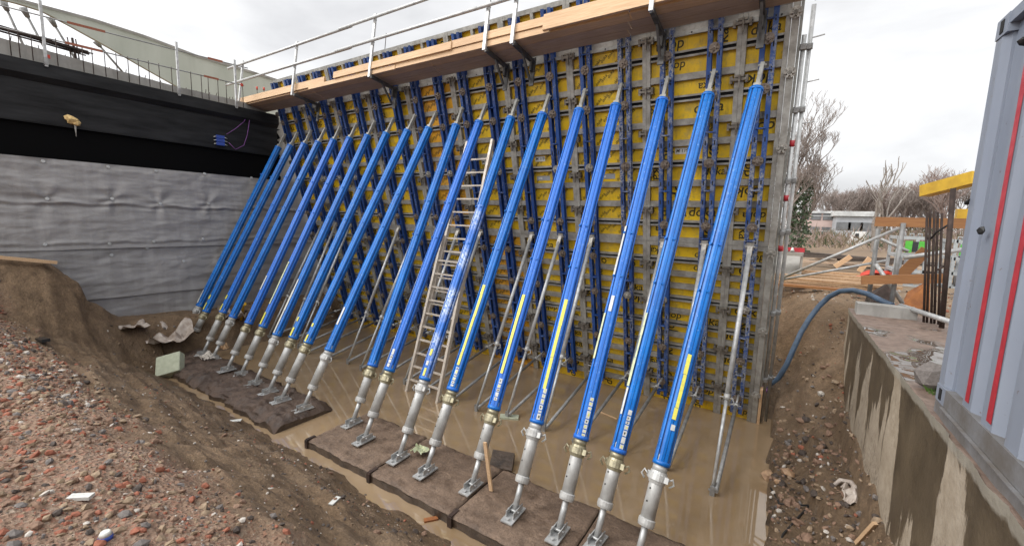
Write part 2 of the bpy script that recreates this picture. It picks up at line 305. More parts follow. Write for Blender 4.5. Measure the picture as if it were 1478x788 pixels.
for j in range(10):
    s1,s0=JOINT[j],JOINT[j+1]
    for lv,(u0,u1) in enumerate(LEV):
        where='lower' if lv==0 else 'upper' if lv==1 else 'narrow top'
        bay=('in the %s bay'%BAYN[j] if j in (0,9) else 'in the %s bay from the right end'%BAYN[j])
        orange=(j in (5,) and lv==1) or (j in (4,) and lv==0)
        root=thing('formwork_panel','%s %s formwork panel %s'%(where,'orange' if orange else 'yellow',bay),'formwork panel',L((s0+s1)/2,u0,0),'yellow steel framed formwork panels of the leaning wall')
        f=MB(); e=.0015
        lbox(f,s0+e,s0+.062,u0,u1,-.11,0); lbox(f,s1-.062,s1-e,u0,u1,-.11,0)
        lbox(f,s0+.064,s1-.064,u0,u0+.07,-.11,-.003); lbox(f,s0+.064,s1-.064,u1-.075,u1,-.11,-.003)
        for hs in [s0+.35+.4*k for k in range(int((s1-s0-.4)/.4)+1)]:
            pass
        f.build('frame',M['frame_white'] if lv==2 or (lv==1 and False) else M['frame'],root)
        if lv==1:
            g=MB(); lbox(g,s0+.005,s1-.005,u1-.13,u1-.078,-.10,.004); g.cur=1
            for k in range(3): 
                q=L(s0+(s1-s0)*(.2+.3*k),u1-.104,.006); g.tube([q,q+AN*.002],.013,8)
            g.build('top_edge_rail',[M['frame_white'],M['slot']],root)
        # sheet + print
        p=MB(); lbox(p,s0+.06,s1-.06,u0+.06,u1-.06,-.098,-.080); p.cur=1
        rnd=random.Random(j*10+lv); us=[u for u in US if u0<u<u1] if lv<2 else []
        edges=[u0+.07]+us+[u1-.1]
        big=j in (0,1,6,8,9) or (lv==0 and j in(2,3,7))
        if lv<2:
            for a,b in zip(edges,edges[1:]):
                uc=(a+b)/2; h=b-a-.10
                if big:
                    if j==0: xs=[(s0+s1)/2+rnd.uniform(-.1,.1)]
                    else: xs=[s0+.22+rnd.uniform(-.06,.3),s1-.3+rnd.uniform(-.15,.05)]
                    for x in xs:
                        if rnd.random()<.25: continue
                        rot=rnd.choice([0,PI/2,-PI/2,PI,0,PI/2,-PI/2]); hh=rnd.choice([.17,.19,.22]) if abs(math.sin(rot))<.5 else rnd.choice([.22,.25,.28])
                        add_text(p,'doka' if abs(math.sin(rot))<.5 else rnd.choice(['do','ok','ka','dok']),L(x,uc+rnd.uniform(-.02,.02),-.078),AX,AW,hh,rot)
                else:
                    n=int((s1-s0-.2)/.115)
                    for k in range(n):
                        add_text(p,'doka',L(s0+.14+k*.115+rnd.uniform(-.01,.01),uc+((k%3)-1)*.05,-.078),AX,AW,.072,R(48))
        else:
            for k in range(4): add_text(p,rnd.choice(['do','doka','ok']),L(s0+.2+k*.32,(u0+u1)/2+rnd.uniform(-.15,.15),-.078),AX,AW,.22,rnd.choice([0,PI/2,-PI/2]))
        p.build('plywood_sheet',[M['ply_orange'] if orange else M['ply'],M['ink']],root)
        # cross beams (lower/upper) or ribs (top)
        if lv<2:
            for u in us:
                sl=u in SLOT; key=(round(s1-s0,3),sl)
                if key not in beam_mesh:
                    bm_=MB()
                    if sl:
                        bm_.obox(AW*.036,AX*((s1-s0)/2-.064),AN*.047,AW*.014); bm_.obox(AW*-.036,AX*((s1-s0)/2-.064),AN*.047,AW*.014)
                        bm_.cur=1; bm_.obox(AN*-.02,AX*((s1-s0)/2-.066),AN*.02,AW*.0215)
                    else:
                        bm_.obox(V((0,0,0)),AX*((s1-s0)/2-.064),AN*.045,AW*.046)
                        bm_.obox(AW*-.0505,AX*((s1-s0)/2-.064),AN*.030,AW*.0042)
                    for q in range(len(bm_.v)): bm_.v[q]=bm_.v[q]+AN*-.055
                    o=bm_.build('cross_beam',[M['frame'],M['slot']]); o.parent=root; beam_mesh[key]=o
                else: o=share(beam_mesh[key],'cross_beam',root)
                o.location=L((s0+s1)/2,u,0)-root.location
            for u in ([.62,1.42,2.2,2.95] if lv==0 else [3.95,4.6,5.25,5.9,6.62]):
                if 'clamp' not in beam_mesh:
                    k=MB(); k.obox(AN*.02,AX*.10,AN*.02,AW*.018); k.obox(AX*-.10+AN*-.02,AX*.018,AN*.05,AW*.05); k.obox(AX*.10+AN*-.02,AX*.018,AN*.05,AW*.05)
                    k.obox(AN*.05+AW*-.035+AX*.01,AX*.012,AN*.016,AW*.085); k.obox(AX*0+AN*.012+AW*.045,AX*.06,AN*.03,AW*.016)
                    o=k.build('clamp',M['clamp']); o.parent=root; beam_mesh['clamp']=o
                else: o=share(beam_mesh['clamp'],'clamp',root)
                o.location=L(s0,u,.012)-root.location
        else:
            k=MB(); n=4 if j else 2
            for q in range(1,n): lbox(k,s0+(s1-s0)*q/n-.03,s0+(s1-s0)*q/n+.03,u0+.072,u1-.077,-.1,-.004)
            k.build('rib',M['frame_white'],root)
        # white label on some panels
        if lv==1 and j in (1,2,3,4,5):
            q=MB(); c=L(s0+(s1-s0)*.42,4.93,-.077); q.obox(c,AX*.11,AN*.001,AW*.05); q.cur=1; add_text(q,'M 119',L(s0+(s1-s0)*.42,4.93,-.0755),AX,AW,.075)
            q.build('number_label',[M['sticker_white'],M['ink']],root)
            if j in (2,3,4):
                q=MB(); c=L(s0+(s1-s0)*.45,4.55,-.077); q.obox(c,AX*.15,AN*.001,AW*.045); q.cur=1; q.obox(c+AN*.002+AX*-.07,AX*.045,AN*.001,AW*.02); q.build('info_label',[M['bldg_grey'],M['sticker_white']],root)
# stop-end beam on the right edge
root=thing('stop_end_beam','tall dirty grey steel stop-end beam closing the right edge of the formwork','formwork beam',L(.06,0,0))
k=MB(); lbox(k,.004,.09,-.12,7.4,-.16,.02); k.build('beam',M['frame'],root)
k=MB(); lbox(k,.094,.13,-.1,7.3,-.16,-.09); k.build('edge_flange',M['frame_white'],root)
for u in (.62,1.9,3.3,4.9,5.9,6.62):
    c=L(.045,u,.024); k=MB(); k.tube([c,c+AN*.02],.075,14); k.tube([c+AN*.02,c+AN*.055],[.05,.03],8)
    for q in range(3): k.obox(c+AN*.045,(AX*math.cos(q*1.047)+AW*math.sin(q*1.047))*.07,AN*.01,(AW*math.cos(q*1.047)-AX*math.sin(q*1.047))*.012)
    k.build('anchor_nut',M['anchor_pale'],root)
k=MB(); lbox(k,.10,.145,0,.75,-.08,.02); tag(k.build('timber_strip',M['timber'],None),'pale upright timber strip wedged at the foot of the formwork right edge','timber strip')
# back formwork tubes at the right
for q,(s,d) in enumerate(((.165,-.12),(.235,-.20))):
    root=thing('scaffold_upright','pale steel upright at the formwork right edge, %s'%('with red bands' if q==0 else 'outermost, with side pegs'),'scaffold tube',L(s,0,d),'galvanised uprights behind the right edge')
    k=MB(); k.tube([L(s,-.1,d),L(s,6.35+q*.35,d)],.028,10); k.build('tube',M['galv'],root)
    for u in (.9,2.2,3.6,4.4,5.4,6.2):
        k=MB(); c=L(s,u,d); k.tube([c-AW*.04,c+AW*.04],.042,10); k.obox(c+AN*.04,AX*.03,AN*.03,AW*.03); k.build('coupler',M['galv_dark'],root)
    if q: 
        for u in (5.2,5.75,6.3,6.75):
            k=MB(); c=L(s,u,d); k.tube([c,c+AX*.16+AW*.02],.009,6); k.build('peg',M['galv'],root)
    for u in (3.3,4.1,4.9): 
        if q==0:
            k=MB(); c=L(s,u,d); k.tube([c,c+AW*.09],.0325,10); k.build('red_band',M['red_paint'],root)
# ------------------------------------------------------------------ walers
WS=[-.24-.667*i for i in range(19)]
def waler_parts(root,mat,first):
    return
wal_proto={}
DISC=[.52,1.30,2.30,3.05,3.72,4.74,5.73,6.36]
for i,s in enumerate(WS):
    root=thing('steel_waler','%s upright steel waler on the yellow panels, %s from the right'%('worn blue' if i<4 else 'dark blue',ORD[i]),'waler',L(s,0,0),'blue upright walers bolted to the panels')
    mat='waler_worn' if i<4 else 'waler_blue'
    if mat not in wal_proto:
        P={}
        for nm,dx in (('left_channel',-.066),('right_channel',.066)):
            k=MB(); sg=-1 if dx<0 else 1
            lbox(k,s+dx-.004*sg-.004,s+dx-.004*sg+.004,.18,7.42,.003,.092)   # web
            x0,x1=sorted((s+dx-.032,s+dx+.032))
            lbox(k,x0,x1,.18,7.42,.0925,.1005); lbox(k,x0,x1,.18,7.42,.0015,.0028)
            k.cur=1
            for q in (range(22) if i<4 else range(0,22,5)): lbox(k,s+dx-.009,s+dx+.009,.36+q*.31,.43+q*.31,.1012,.1016)
            P[nm]=k.build('channel',[M[mat],M['slot']],root)
        for u in (.3,1.0,1.75,2.6,3.2,3.5,4.3,5.2,5.98,6.6):
            k=MB(); lbox(k,s-.076,s+.076,u-.008,u+.008,.01,.108); k.tube([L(s-.055,u,.11),L(s+.055,u,.11)],.012,6); P['b%.1f'%u]=k.build('batten',M[mat],root)
        for u in DISC:
            c=L(s,u,.102); k=MB(); k.tube([c,c+AN*.014],.074,16); k.tube([c+AN*.014,c+AN*.045],[.042,.03],8); k.tube([c+AN*.04,c+AN*.12],.009,6)
            for q in range(3): k.obox(c+AN*.026,(AX*math.cos(q*1.047)+AW*math.sin(q*1.047))*.068,AN*.008,(AW*math.cos(q*1.047)-AX*math.sin(q*1.047))*.011)
            P['n%.2f'%u]=k.build('anchor_nut',M['anchor'] if random.random()<.6 else M['anchor_pale'],root)
        wal_proto[mat]=P
    else:
        for o in wal_proto[mat].values(): share(o,o.name.split('.')[0],root)
# ------------------------------------------------------------------ heavy blue props
BASE=[(918,812),(859,783),(805,771),(741,743),(680,704),(614,682),(575,662),(525,636),(508,612),(437,591),(405,579),(387,567),(367,555),(347,542),(327,535),(306,519),(292,512),(273,498),(263,492)]
TOPS=[-.28,-.89,-1.54,-2.27,-2.90,-3.60,-4.28,-5.01,-5.61,-6.33,-6.96,-7.66,-8.32,-9.00,-9.65,-10.29,-10.94,-11.60,-12.24]
BLUEY=[670,652,633,610,590,563,548,535,528,506,495,488,484,472,467,458,451,450,442]
def padz(i): return WZ+.15 if i<17 else WZ+.22
# stickers: prop -> [(y0,y1,colour,lateral)]
STK={0:[(513,605,'y',.35),(612,620,'w',.5)],1:[(455,560,'p',-.75),(562,600,'w',-.75),(595,646,'t',.55)],2:[(330,400,'w',-.8),(430,452,'w',.1),(455,520,'p',-.7),(578,628,'t',.6)],3:[(435,562,'y',.3),(565,605,'t',.55)],4:[(428,540,'y',.1),(546,578,'t',.4)],5:[(414,528,'y',.25),(533,558,'t',.35)],6:[(505,514,'y',.3),(522,528,'w',.3),(532,543,'y',.3)],7:[(504,530,'t',.3)],9:[(445,470,'w',.1)],10:[(468,473,'y',.2),(484,494,'y',.2)],11:[(459,465,'y',.1),(474,486,'y',.1)],12:[(405,482,'w',.1)],13:[(380,440,'p',.1),(452,469,'y',.1)],14:[(400,420,'w',.1)],16:[(427,433,'y',.1),(440,449,'y',.1)],17:[(427,433,'y',.1),(438,448,'y',.1)],18:[(420,438,'w',.1)]}
def octo(r):
    # eight-sided aluminium profile with a groove pair on each face
    P=[]
    for k in range(8):
        a0,a1=2*PI*k/8,2*PI*(k+1)/8
        A,Bq=V((math.cos(a0),math.sin(a0))),V((math.cos(a1),math.sin(a1)))
        for tt,dep in ((.04,0),(.34,0),(.38,.13),(.62,.13),(.66,0),(.96,0)) if k%2 else ((.04,0),(.46,0),(.475,.08),(.525,.08),(.54,0),(.96,0)):
            q=A.lerp(Bq,tt); P.append(((q.x*(1-dep))*r*1.03,(q.y*(1-dep))*r*1.03))
    return P
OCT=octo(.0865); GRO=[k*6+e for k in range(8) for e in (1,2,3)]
side=['on the near timber pad']*9+['on the far timber pad']*10
for i in range(19):
    Bp=atz(*BASE[i],padz(i)); Tp=L(TOPS[i],6.06,.135); D=Tp-Bp; ln=D.length; a=D/ln
    ex=(AX-a*AX.dot(a)).normalized(); ey=a.cross(ex).normalized()   # ey points up / away, -ey faces the camera
    if ey.dot(Bp+D*.5)<0: ey=-ey
    feat={0:', nearest the camera, with a yellow strip low down',3:', with a long yellow strip',4:', with a broken yellow strip',5:', with a long yellow strip beside the ladder',6:', upper part scuffed pale',12:', with a long white strip',13:', with a pale yellow strip'}.get(i,'')
    root=thing('push_pull_prop','big blue prop, %s from the right%s%s'%(ORD[i],'' if feat else ', '+side[i],feat),'prop',Bp,'big blue props bracing the leaning formwork')
    tb=t_on(Bp,Tp,BLUEY[i])*ln; tt=ln-.46; P=lambda q:Bp+a*q
    k=MB(); yd=V((D.x,D.y,0)).normalized(); xd=V((yd.y,-yd.x,0))
    k.obox(Bp+V((0,0,.008)),yd*.17,xd*.075,V((0,0,.008))); 
    for sg in(-1,1): k.obox(Bp+V((0,0,.05))+xd*sg*.047+yd*.02,yd*.11,xd*.005,V((0,0,.04)))
    k.tube([Bp+V((0,0,.055))-xd*.075,Bp+V((0,0,.055))+xd*.075],.014,8); k.tube([Bp+yd*-.12+V((0,0,.016)),Bp+yd*-.12+V((0,0,.04))],.018,8); fp=k.build('foot_plate',M['galv'],root); k=MB(); k.tube([Bp+yd*.13+V((0,0,.016)),Bp+yd*.13+V((0,0,.034))],.016,8); k.build('bolt',M['galv_dark'],fp)
    k=MB(); k.tube([P(.04),P(.42)],.035,12); k.build('spindle',M['galv'],root)
    k=MB(); k.tube([P(.38),P(tb+.1)],.073,20); k.tube([P(.36),P(.385),P(.43),P(.44)],[.080,.086,.086,.075],18,True,False)
    k.cur=1
    qq=.6
    while qq<tb-.22:
        c=P(qq)-ey*.0715*math.cos(.5)-ex*.0715*math.sin(.5); n=(-ey*math.cos(.5)-ex*math.sin(.5)); k.tube([c,c+n*.004],.0105,8); qq+=.13
    k.build('inner_tube',[M['inner'],M['slot']],root)
    k=MB(); c0=tb-.20; k.tube([P(c0),P(c0+.03),P(c0+.035),P(c0+.1),P(c0+.105),P(c0+.13)],[.080,.090,.100,.100,.087,.084],18,True,False)
    k.tube([P(c0+.13),P(tb)],.077,20)
    col=k.build('locking_collar',M['brass'] if i%3 else M['inner'],root)
    for sg in(-1,1):
        k=MB(); h=[P(c0+.06)+ex*sg*.1,P(c0+.10)+ex*sg*.15,P(c0+.05)+ex*sg*.17,P(c0+.01)+ex*sg*.13]; k.tube(h,.011,6)
        k.obox(P(c0+.07)-ey*.05*sg+ex*sg*.1,ex*.02,ey*.02,a*.03); k.build('handle',M['brass'] if i%3 else M['inner'],col)
    k=MB()
    if i==6:
        t1=t_on(Bp,Tp,299)*ln; k.prof(OCT,P(tb),P(t1),ex,ey,GRO); k.build('outer_tube',[M['prop_worn'],M['prop_groove_shade']],root)
        k=MB(); k.prof(OCT,P(t1+.002),P(tt),ex,ey,GRO); k.build('outer_tube',[M['prop_blue'],M['prop_groove_shade']],root)
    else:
        k.prof(OCT,P(tb),P(tt),ex,ey,GRO); k.build('outer_tube',[M['prop_blue'],M['prop_groove_shade']],root)
    k=MB(); k.tube([P(tb-.006),P(tb+.04)],.0915,24); k.build('end_sleeve',M['prop_blue'],root); k=MB(); k.tube([P(tt-.03),P(tt+.012)],.0915,24); k.build('end_sleeve',M['prop_blue'],root)
    tm=t_on(Bp,Tp,(BLUEY[i]*.45+100*.55))*ln
    for ang in(-.6,.5): 
        n=(-ey*math.cos(ang)+ex*math.sin(ang)); k=MB(); k.tube([P(tm)+n*.09,P(tm)+n*.107],.017,8); k.build('tube_bolt',M['prop_blue'],root)
        k=MB(); k.tube([P(tm*.83)+n*.09,P(tm*.83)+n*.107],.014,8); k.build('tube_bolt',M['prop_blue'],root)
    k=MB(); k.obox(P(ln-.25),ex*.024,ey*.03,a*.25); k.obox(P(ln-.42),ex*.045,ey*.045,a*.05); k.tube([P(ln-.03)-ex*.05,P(ln-.03)+ex*.05],.016,8); k.build('head_plate',M['frame_white'],root)
    for (y0,y1,cc,lat) in STK.get(i,[]):
        q0,q1=sorted((t_on(Bp,Tp,y0)*ln,t_on(Bp,Tp,y1)*ln)); ang=lat*.9
        n=(-ey*math.cos(ang)+ex*math.sin(ang)); tx=(ex*math.cos(ang)+ey*math.sin(ang)); w=.021
        k=MB(); rr=random.Random(i*7+int(y0)); q=q0
        if cc=='t':
            while q<q1: 
                l_=rr.uniform(.02,.09); k.cur=0; k.obox(P(q+l_/2)+n*.0905,tx*w,n*.001,a*min(l_/2,.05)); k.cur=rr.choice([1,2,2,0]); k.obox(P(q+l_/2)+n*.092+tx*w*rr.uniform(-.3,.3),tx*w*rr.uniform(.2,.5),n*.001,a*l_*.2); q+=l_+.012
            k.build('label_strip',[M['sticker_white'],M['ink'],M['sticker_yellow']],root)
        else:
            mm={'y':'sticker_yellow','w':'sticker_white','p':'sticker_pale'}[cc]
            while q<q1:
                l_=min(q1-q,rr.uniform(.12,.5)); k.obox(P(q+l_/2)+n*.0905+tx*rr.uniform(-.003,.003),tx*w*rr.uniform(.75,1.1),n*.001,a*(l_/2)); q+=l_+.004
            k.build('label_strip',M[mm],root)
# ------------------------------------------------------------------ slender props and foot struts
for i,s in enumerate(WS):
    x=B.x+s-.07; fy=5.98
    if i==0: foot=V((-.47,5.84,WZ-.02))
    else: foot=V((x-.02+.06*math.sin(i*2.1),fy+.08*math.sin(i*1.7),WZ-.02))
    top=L(s,3.42,.15); D=(top-foot); ln=D.length; a=D/ln
    root=thing('slender_prop','thin galvanised prop from the water to the middle of the %s waler from the right'%ORD[i],'prop',foot,'thin galvanised props standing in the water')
    k=MB(); k.tube([foot+a*.1,foot+a*ln*.38],.024,10); k.build('inner_tube',M['galv'],root)
    k=MB(); k.tube([foot+a*ln*.36,top-a*.12],.036,12); k.build('outer_tube',M['galv'],root)
    k=MB(); c=foot+a*ln*.36; k.tube([c-a*.03,c+a*.05],.042,10); k.tube([c-AX*.09,c+AX*.09],.009,6); k.tube([c+AX*.06+a*.02,c+AX*.10-a*.05,c+AX*.05-a*.09],.006,5); k.build('locking_nut',M['inner'],root)
    k=MB(); k.obox(foot+a*.07,AX*.03,V((0,.012,0)),V((0,0,.09))); k.tube([foot+a*.1-AX*.05,foot+a*.1+AX*.05],.013,8); k.build('foot_joint',M['galv_dark'],root)
    k=MB(); k.obox(top-a*.07,AX*.035,AN*.03,a*.09); k.tube([top-AX*.07,top+AX*.07],.015,8); k.obox(top+AN*-.01,AX*.05,AN*.012,AW*.06); k.build('head_joint',M['anchor_pale'],root)
    a0=foot+V((.045,.03,.10)); b0=L(s+.02,.62,.14); D=b0-a0; ln=D.length; a=D/ln
    root=thing('ground_strut','low dull steel strut above the water behind the %s blue prop from the right'%ORD[i],'strut',a0,'low struts tying thin props to the formwork foot')
    k=MB(); k.tube([a0,a0+a*(ln-.35)],.03,10); k.build('tube',M['galv_dark'],root)
    k=MB(); k.tube([a0+a*(ln-.36),b0],.017,8); k.build('spindle',M['galv'],root)
    k=MB(); c=a0+a*(ln-.36); k.tube([c-a*.04,c+a*.03],.037,10); k.tube([c-AX*.08,c+AX*.08],.008,6); k.build('locking_nut',M['inner'],root)
# ------------------------------------------------------------------ ladder
b1,b2=atz(587,566,WZ-.03),atz(631,584,WZ-.03); 
tl=L(0,0,0); dl=ray(672,203); n_=AN; tt_=(L(0,0,.2)).dot(n_)/dl.dot(n_); t1=dl*tt_
wv=(b2-b1); t2=t1+V((wv.length*.72,0,0)); b2=b1+V((wv.length*.97,-.03,0))
root=thing('extension_ladder','aluminium extension ladder leaning on the formwork behind the scuffed blue prop','ladder',b1)
def lad(A1,A2,T1,T2,name,off):
    k=MB(); u=(T1-A1).normalized(); nn=u.cross(V((1,0,0))).normalized()
    for A,Tq in((A1,T1),(A2,T2)): k.bar(A+nn*off,Tq+nn*off,.055,.075,nn)
    k.build('stile',M['alu'],root); return nn,u
def rungs(A1,A2,T1,T2,nn,off):
    ln=(T1-A1).length; n=int(ln/.28); k=MB()
    for q in range(1,n): 
        f=q*.28/ln; k.bar(A1.lerp(T1,f)+nn*off,A2.lerp(T2,f)+nn*off,.04,.032)
    k.build('rungs',M['alu'],root)
nn,u=lad(b1,b2,b1.lerp(t1,.62),b2.lerp(t2,.62),'a',0); rungs(b1,b2,b1.lerp(t1,.62),b2.lerp(t2,.62),nn,0)
c1,c2=b1.lerp(t1,.30)+V((.03,0,0)),b2.lerp(t2,.30)+V((-.03,0,0)); nn,u=lad(c1,c2,t1,t2,'b',-.075*(1 if nn.y<0 else -1)); rungs(c1,c2,t1,t2,nn,-.075*(1 if nn.y<0 else -1))
# ------------------------------------------------------------------ working platform
PI_=L(0,6.72,.13); PY0,PZ0=PI_.y,PI_.z; PO=V((0,-1,.14)).normalized(); PU=V((0,.14,1)).normalized()
def Pf(x,o,h): return V((x,PY0,PZ0))+PO*o+PU*h
def pbox(mb,x0,x1,o0,o1,h0,h1): mb.obox(Pf((x0+x1)/2,(o0+o1)/2,(h0+h1)/2),AX*((x1-x0)/2),PO*((o1-o0)/2),PU*((h1-h0)/2))
segs=[(-13.55,-10.15),(-10.13,-6.2),(-6.18,-2.3),(-2.28,.27)]
names=['at the far left end','left of the middle','right of the middle','at the right end']
rows=['inner','middle','outer']
for r in range(3):
    for q,(x0,x1) in enumerate(segs):
        k=MB(); pbox(k,x0+r*.07,x1+r*.07 if q<3 else x1-r*.02,.005+r*.19,.188+r*.19,.0+(q%2)*.004,.045+(q%2)*.004)
        tag(k.build('platform_plank',M['timber_under'] if r<2 else M['timber'],None),'%s timber plank of the working platform %s'%(rows[r],names[q]),'plank','timber planks of the high working platform')
tb_seg=[(-13.6,-9.35,.57,.03,.20),(-9.9,-6.9,.60,-.045,.045),(-8.9,-5.4,.63,.06,.20),(-6.9,-3.4,.58,-.03,.075),(-5.42,-3.2,.60,.085,.22),(-3.5,.3,.61,.0,.245),(-3.3,.25,.57,.05,.06)]
for q,(x0,x1,o,h0,h1) in enumerate(tb_seg[:6]):
    k=MB(); pbox(k,x0,x1,o+.004*q,o+.045+.004*q,h0,h1); tag(k.build('toe_board',M['timber'],None),'pale new timber toe board on the platform edge, %s from the left'%ORD[q],'toe board','timber boards along the platform edge')
BRX=[]
def on_outer(px,py):
    d=ray(px,py); n=AX.cross(PO); P0=Pf(0,.58,0); k=P0.dot(PU)/d.dot(PU); return d*k
for q,(px,py) in enumerate([(372,160),(440,139),(548,112),(707,70),(748,62),(945,15),(1101,-8)]):
    X=on_outer(px,py).x; BRX.append(X)
    root=thing('platform_bracket','dark steel cantilever bracket under the platform, %s from the left'%ORD[q],'bracket',Pf(X,0,-.05),'dark brackets carrying the platform')
    k=MB(); pbox(k,X-.03,X+.03,-.06,.63,-.105,-.045); k.build('arm',M['bracket'],root)
    k=MB(); pbox(k,X-.045,X+.045,-.055,-.03,-.5,-.0); k.obox(Pf(X,.0,-.18),AX*.02,PO*.05,PU*.08); k.build('hanger_plate',M['bracket'],root)
    k=MB(); k.bar(Pf(X,.02,-.42),Pf(X,.34,-.1),.035,.035,(1,0,0)); k.build('brace',M['bracket'],root)
    if q<6:
        root=thing('guard_post','galvanised guard post at the platform edge, %s from the left'%ORD[q],'guard post',Pf(X,.66,-.1),'guard posts along the platform edge')
        k=MB(); k.obox(Pf(X,.68,.55),AX*.03,PO*.02,PU*.66); k.build('post',M['galv'],root)
        for h in (.62,1.08):
            k=MB(); k.tube([Pf(X+.03,.66,h),Pf(X+.03,.72,h+.02),Pf(X+.03,.72,h-.06),Pf(X+.03,.67,h-.07)],.008,6); k.build('rail_hook',M['galv'],root)
rl=[(-14.0,-8.35,1.10,.72),(-8.75,-3.0,1.10,.745),(-14.0,-8.3,.62,.72),(-8.8,-3.0,.62,.745),(-3.3,.4,1.1,.72),(-3.3,.4,.62,.72)]
for q,(x0,x1,h,o) in enumerate(rl):
    k=MB(); k.tube([Pf(x0,o,h),Pf(x1,o,h)],.031,10); tag(k.build('guard_rail',M['galv'],None),'%s galvanised guard rail tube along the %s part of the platform'%('upper' if h>1 else 'lower','left' if x0<-10 else 'middle' if x0<-5 else 'right'),'guard rail','guard rail tubes of the platform')
k=MB(); a0=L(-7.75,7.45,-.05); k.tube([a0,a0+V((-.06,.1,.45))],.008,6); tag(k.build('tie_rod',M['rust'],None),'thin rusty rod sticking up above the formwork top edge','steel rod')
# ------------------------------------------------------------------ abutment on the left
XW=-12.9; YA,YB=-5.0,10.0
root=thing('abutment_wall','black tar coated concrete abutment wall rising on the left','abutment wall',(XW,2,WZ))
k=MB()
def ybox(mb,x0,x1,y0,y1,z0,z1): mb.box(((x0+x1)/2,(y0+y1)/2,(z0+z1)/2),x1-x0,y1-y0,z1-z0)
YC=7.0
k.prof([(-.9,2.80),(.10,2.80),(.10,2.54),(.0,2.44),(-.9,2.44)],V((XW,YC,0)),V((XW,YA,0)),V((1,0,0)),V((0,0,1))); k.build('cap_edge',M['tar'],root)
k=MB(); ybox(k,XW-.8,XW-.02,YA,YC,1.62,2.439); k.grid(lambda u,v:V((XW-.016+.004*mnoise.noise(V((u*40,v*6,3))),YC-.02+(YA-YC)*u,1.64+.79*v)),60,6); k.build('beam_face',M['tar'],root)
k=MB(); ybox(k,XW-.8,XW-.09,YA,YC-.03,.80,1.618); k.build('recessed_band',M['near_black'],root)
k=MB(); ybox(k,XW-.85,XW-.10,YA,YB,-3.9,.798); k.build('lower_wall',M['conc'],root)
k=MB(); ybox(k,XW-.95,XW-.12,YC+.002,YB,.80,2.79); k.build('bare_end',M['conc'],root)
rr=random.Random(3); k=MB(); N=26; pts=[(YC+.02+rr.uniform(.0,.16),.8+1.64*q/N) for q in range(N+1)]
k.add([V((XW-.118,p[0],p[1])) for p in pts]+[V((XW-.118,YC-.1,p[1])) for p in pts],[(q,q+1,N+2+q,N+1+q) for q in range(N)]); k.build('ragged_coating_edge',M['near_black'],root)
k=MB()
def para(u,v):
    y=6.75+(YA-6.75)*u; h=.20+.16*max(0,min(1,(4.5-y)/3)) ; return V((XW-.12-.0*v,y,2.802+h*v+.012*mnoise.noise(V((y*5,v*4,0)))*v))
k.grid(para,70,3)
k.grid(lambda u,v:V((XW-.12-.5*v,para(u,1).y,para(u,1).z)),70,2)
k.build('parapet_upstand',M['conc'],root)
k=MB()
for q in range(70):
    y=6.8-q*.135+rr.uniform(-.03,.03); h=rr.uniform(.05,.14) if q<46 else rr.uniform(.15,.32); z=para((6.75-y)/(6.75-YA),1).z if y<6.75 else 3.0
    k.tube([V((XW-.3-rr.random()*.15,y,z-.02)),V((XW-.3-rr.random()*.15,y+rr.uniform(-.03,.03),z+h))],.008,5)
k.build('starter_bars',M['rust'],root)
root=thing('edge_railing','thin steel edge railing with upright bars along the top of the black wall','railing',(XW+.1,2,2.8))
XR=XW+.13
for (px,y0,y1) in ((65,5,90),(257.5,58,136),(340,84,152)):
    p=atx(px+1.5,y1,XR); k=MB(); k.obox(V((XR,p.y,3.36)),(.022,0,0),(0,.022,0),(0,0,.62)); k.build('post',M['galv'],root)
    k=MB(); k.box((XR,p.y,2.84),.06,.06,.14); k.build('post_foot',M['galv_dark'],root)
for (a,b,nm) in (((-60,-7),(358,99),0),((-60,25),(352,124),0)):
    A,Bq=atx(*a,XR),atx(*b,XR); k=MB(); k.tube([A,Bq],.013,8); k.build('rail',M['galv_dark'],root)
    for (f0,f1) in ((.28,.40),(.80,.87)): k=MB(); k.bar(A.lerp(Bq,f0)+V((.016,0,0)),A.lerp(Bq,f1)+V((.016,0,0)),.006,.05); k.build('red_batten',M['brick_red'],root)
for px,ya in [(12,41),(25,44),(44,49),(80,56),(118,66),(132,69),(150,73),(167,77),(184,82),(199,85),(214,88),(229,92),(247,97),(275,104),(290,108),(300,111),(314,115),(326,118),(350,124)]:
    A=atx(px,ya,XR); k=MB(); k.tube([A,V((XR,A.y,2.80))],.0085,6); k.build('upright_bar',M['rust'],root)
for px,py in ((69,82),(349,123)):
    c=atx(px,py,XR); k=MB(); k.box(c,.03,.06,.07); k.build('red_cap',M['red_plastic'],root)
for q in range(9):
    y0=rr.uniform(-1.5,0.5); k=MB() if q==0 else k
    x=XW-.2-.05*(q%3); z=3.02+.04*(q//3)+.25; k.tube([V((x,y0,z+.12)),V((x+rr.uniform(-.05,.05),3.1+rr.uniform(-.3,.1),z-.02))],.016,6)
tag(k.build('rebar_bundle',M['rust'],None),'dark bundle of rusty reinforcing bars lying on top of the abutment','rebar bundle')
k=MB()
for q,(px,py) in enumerate(((97,54),(103,55),(105,55),(109,57))):
    A=atx(px,py,XW-.2); k.tube([A,A+V((0,.04,-.55))],.012,6)
tag(k.build('rebar_cluster',M['rust'],None),'small cluster of upright rebar ends rising behind the railing','rebar')
for q,(px,py) in enumerate(((371,130),(381,131))):
    c=aty(px,py,7.2); root=thing('rebar_safety_cap','%s orange cap on a rebar end beside the platform left end'%('left' if q==0 else 'right'),'safety cap',c,'orange rebar caps')
    k=MB(); k.tube([c,c+V((0,0,.09))],[.022,.03],8); k.build('cap',M['red_plastic'],root); k=MB(); k.tube([c-V((0,0,.3)),c],.009,6); k.build('bar',M['rust'],root)
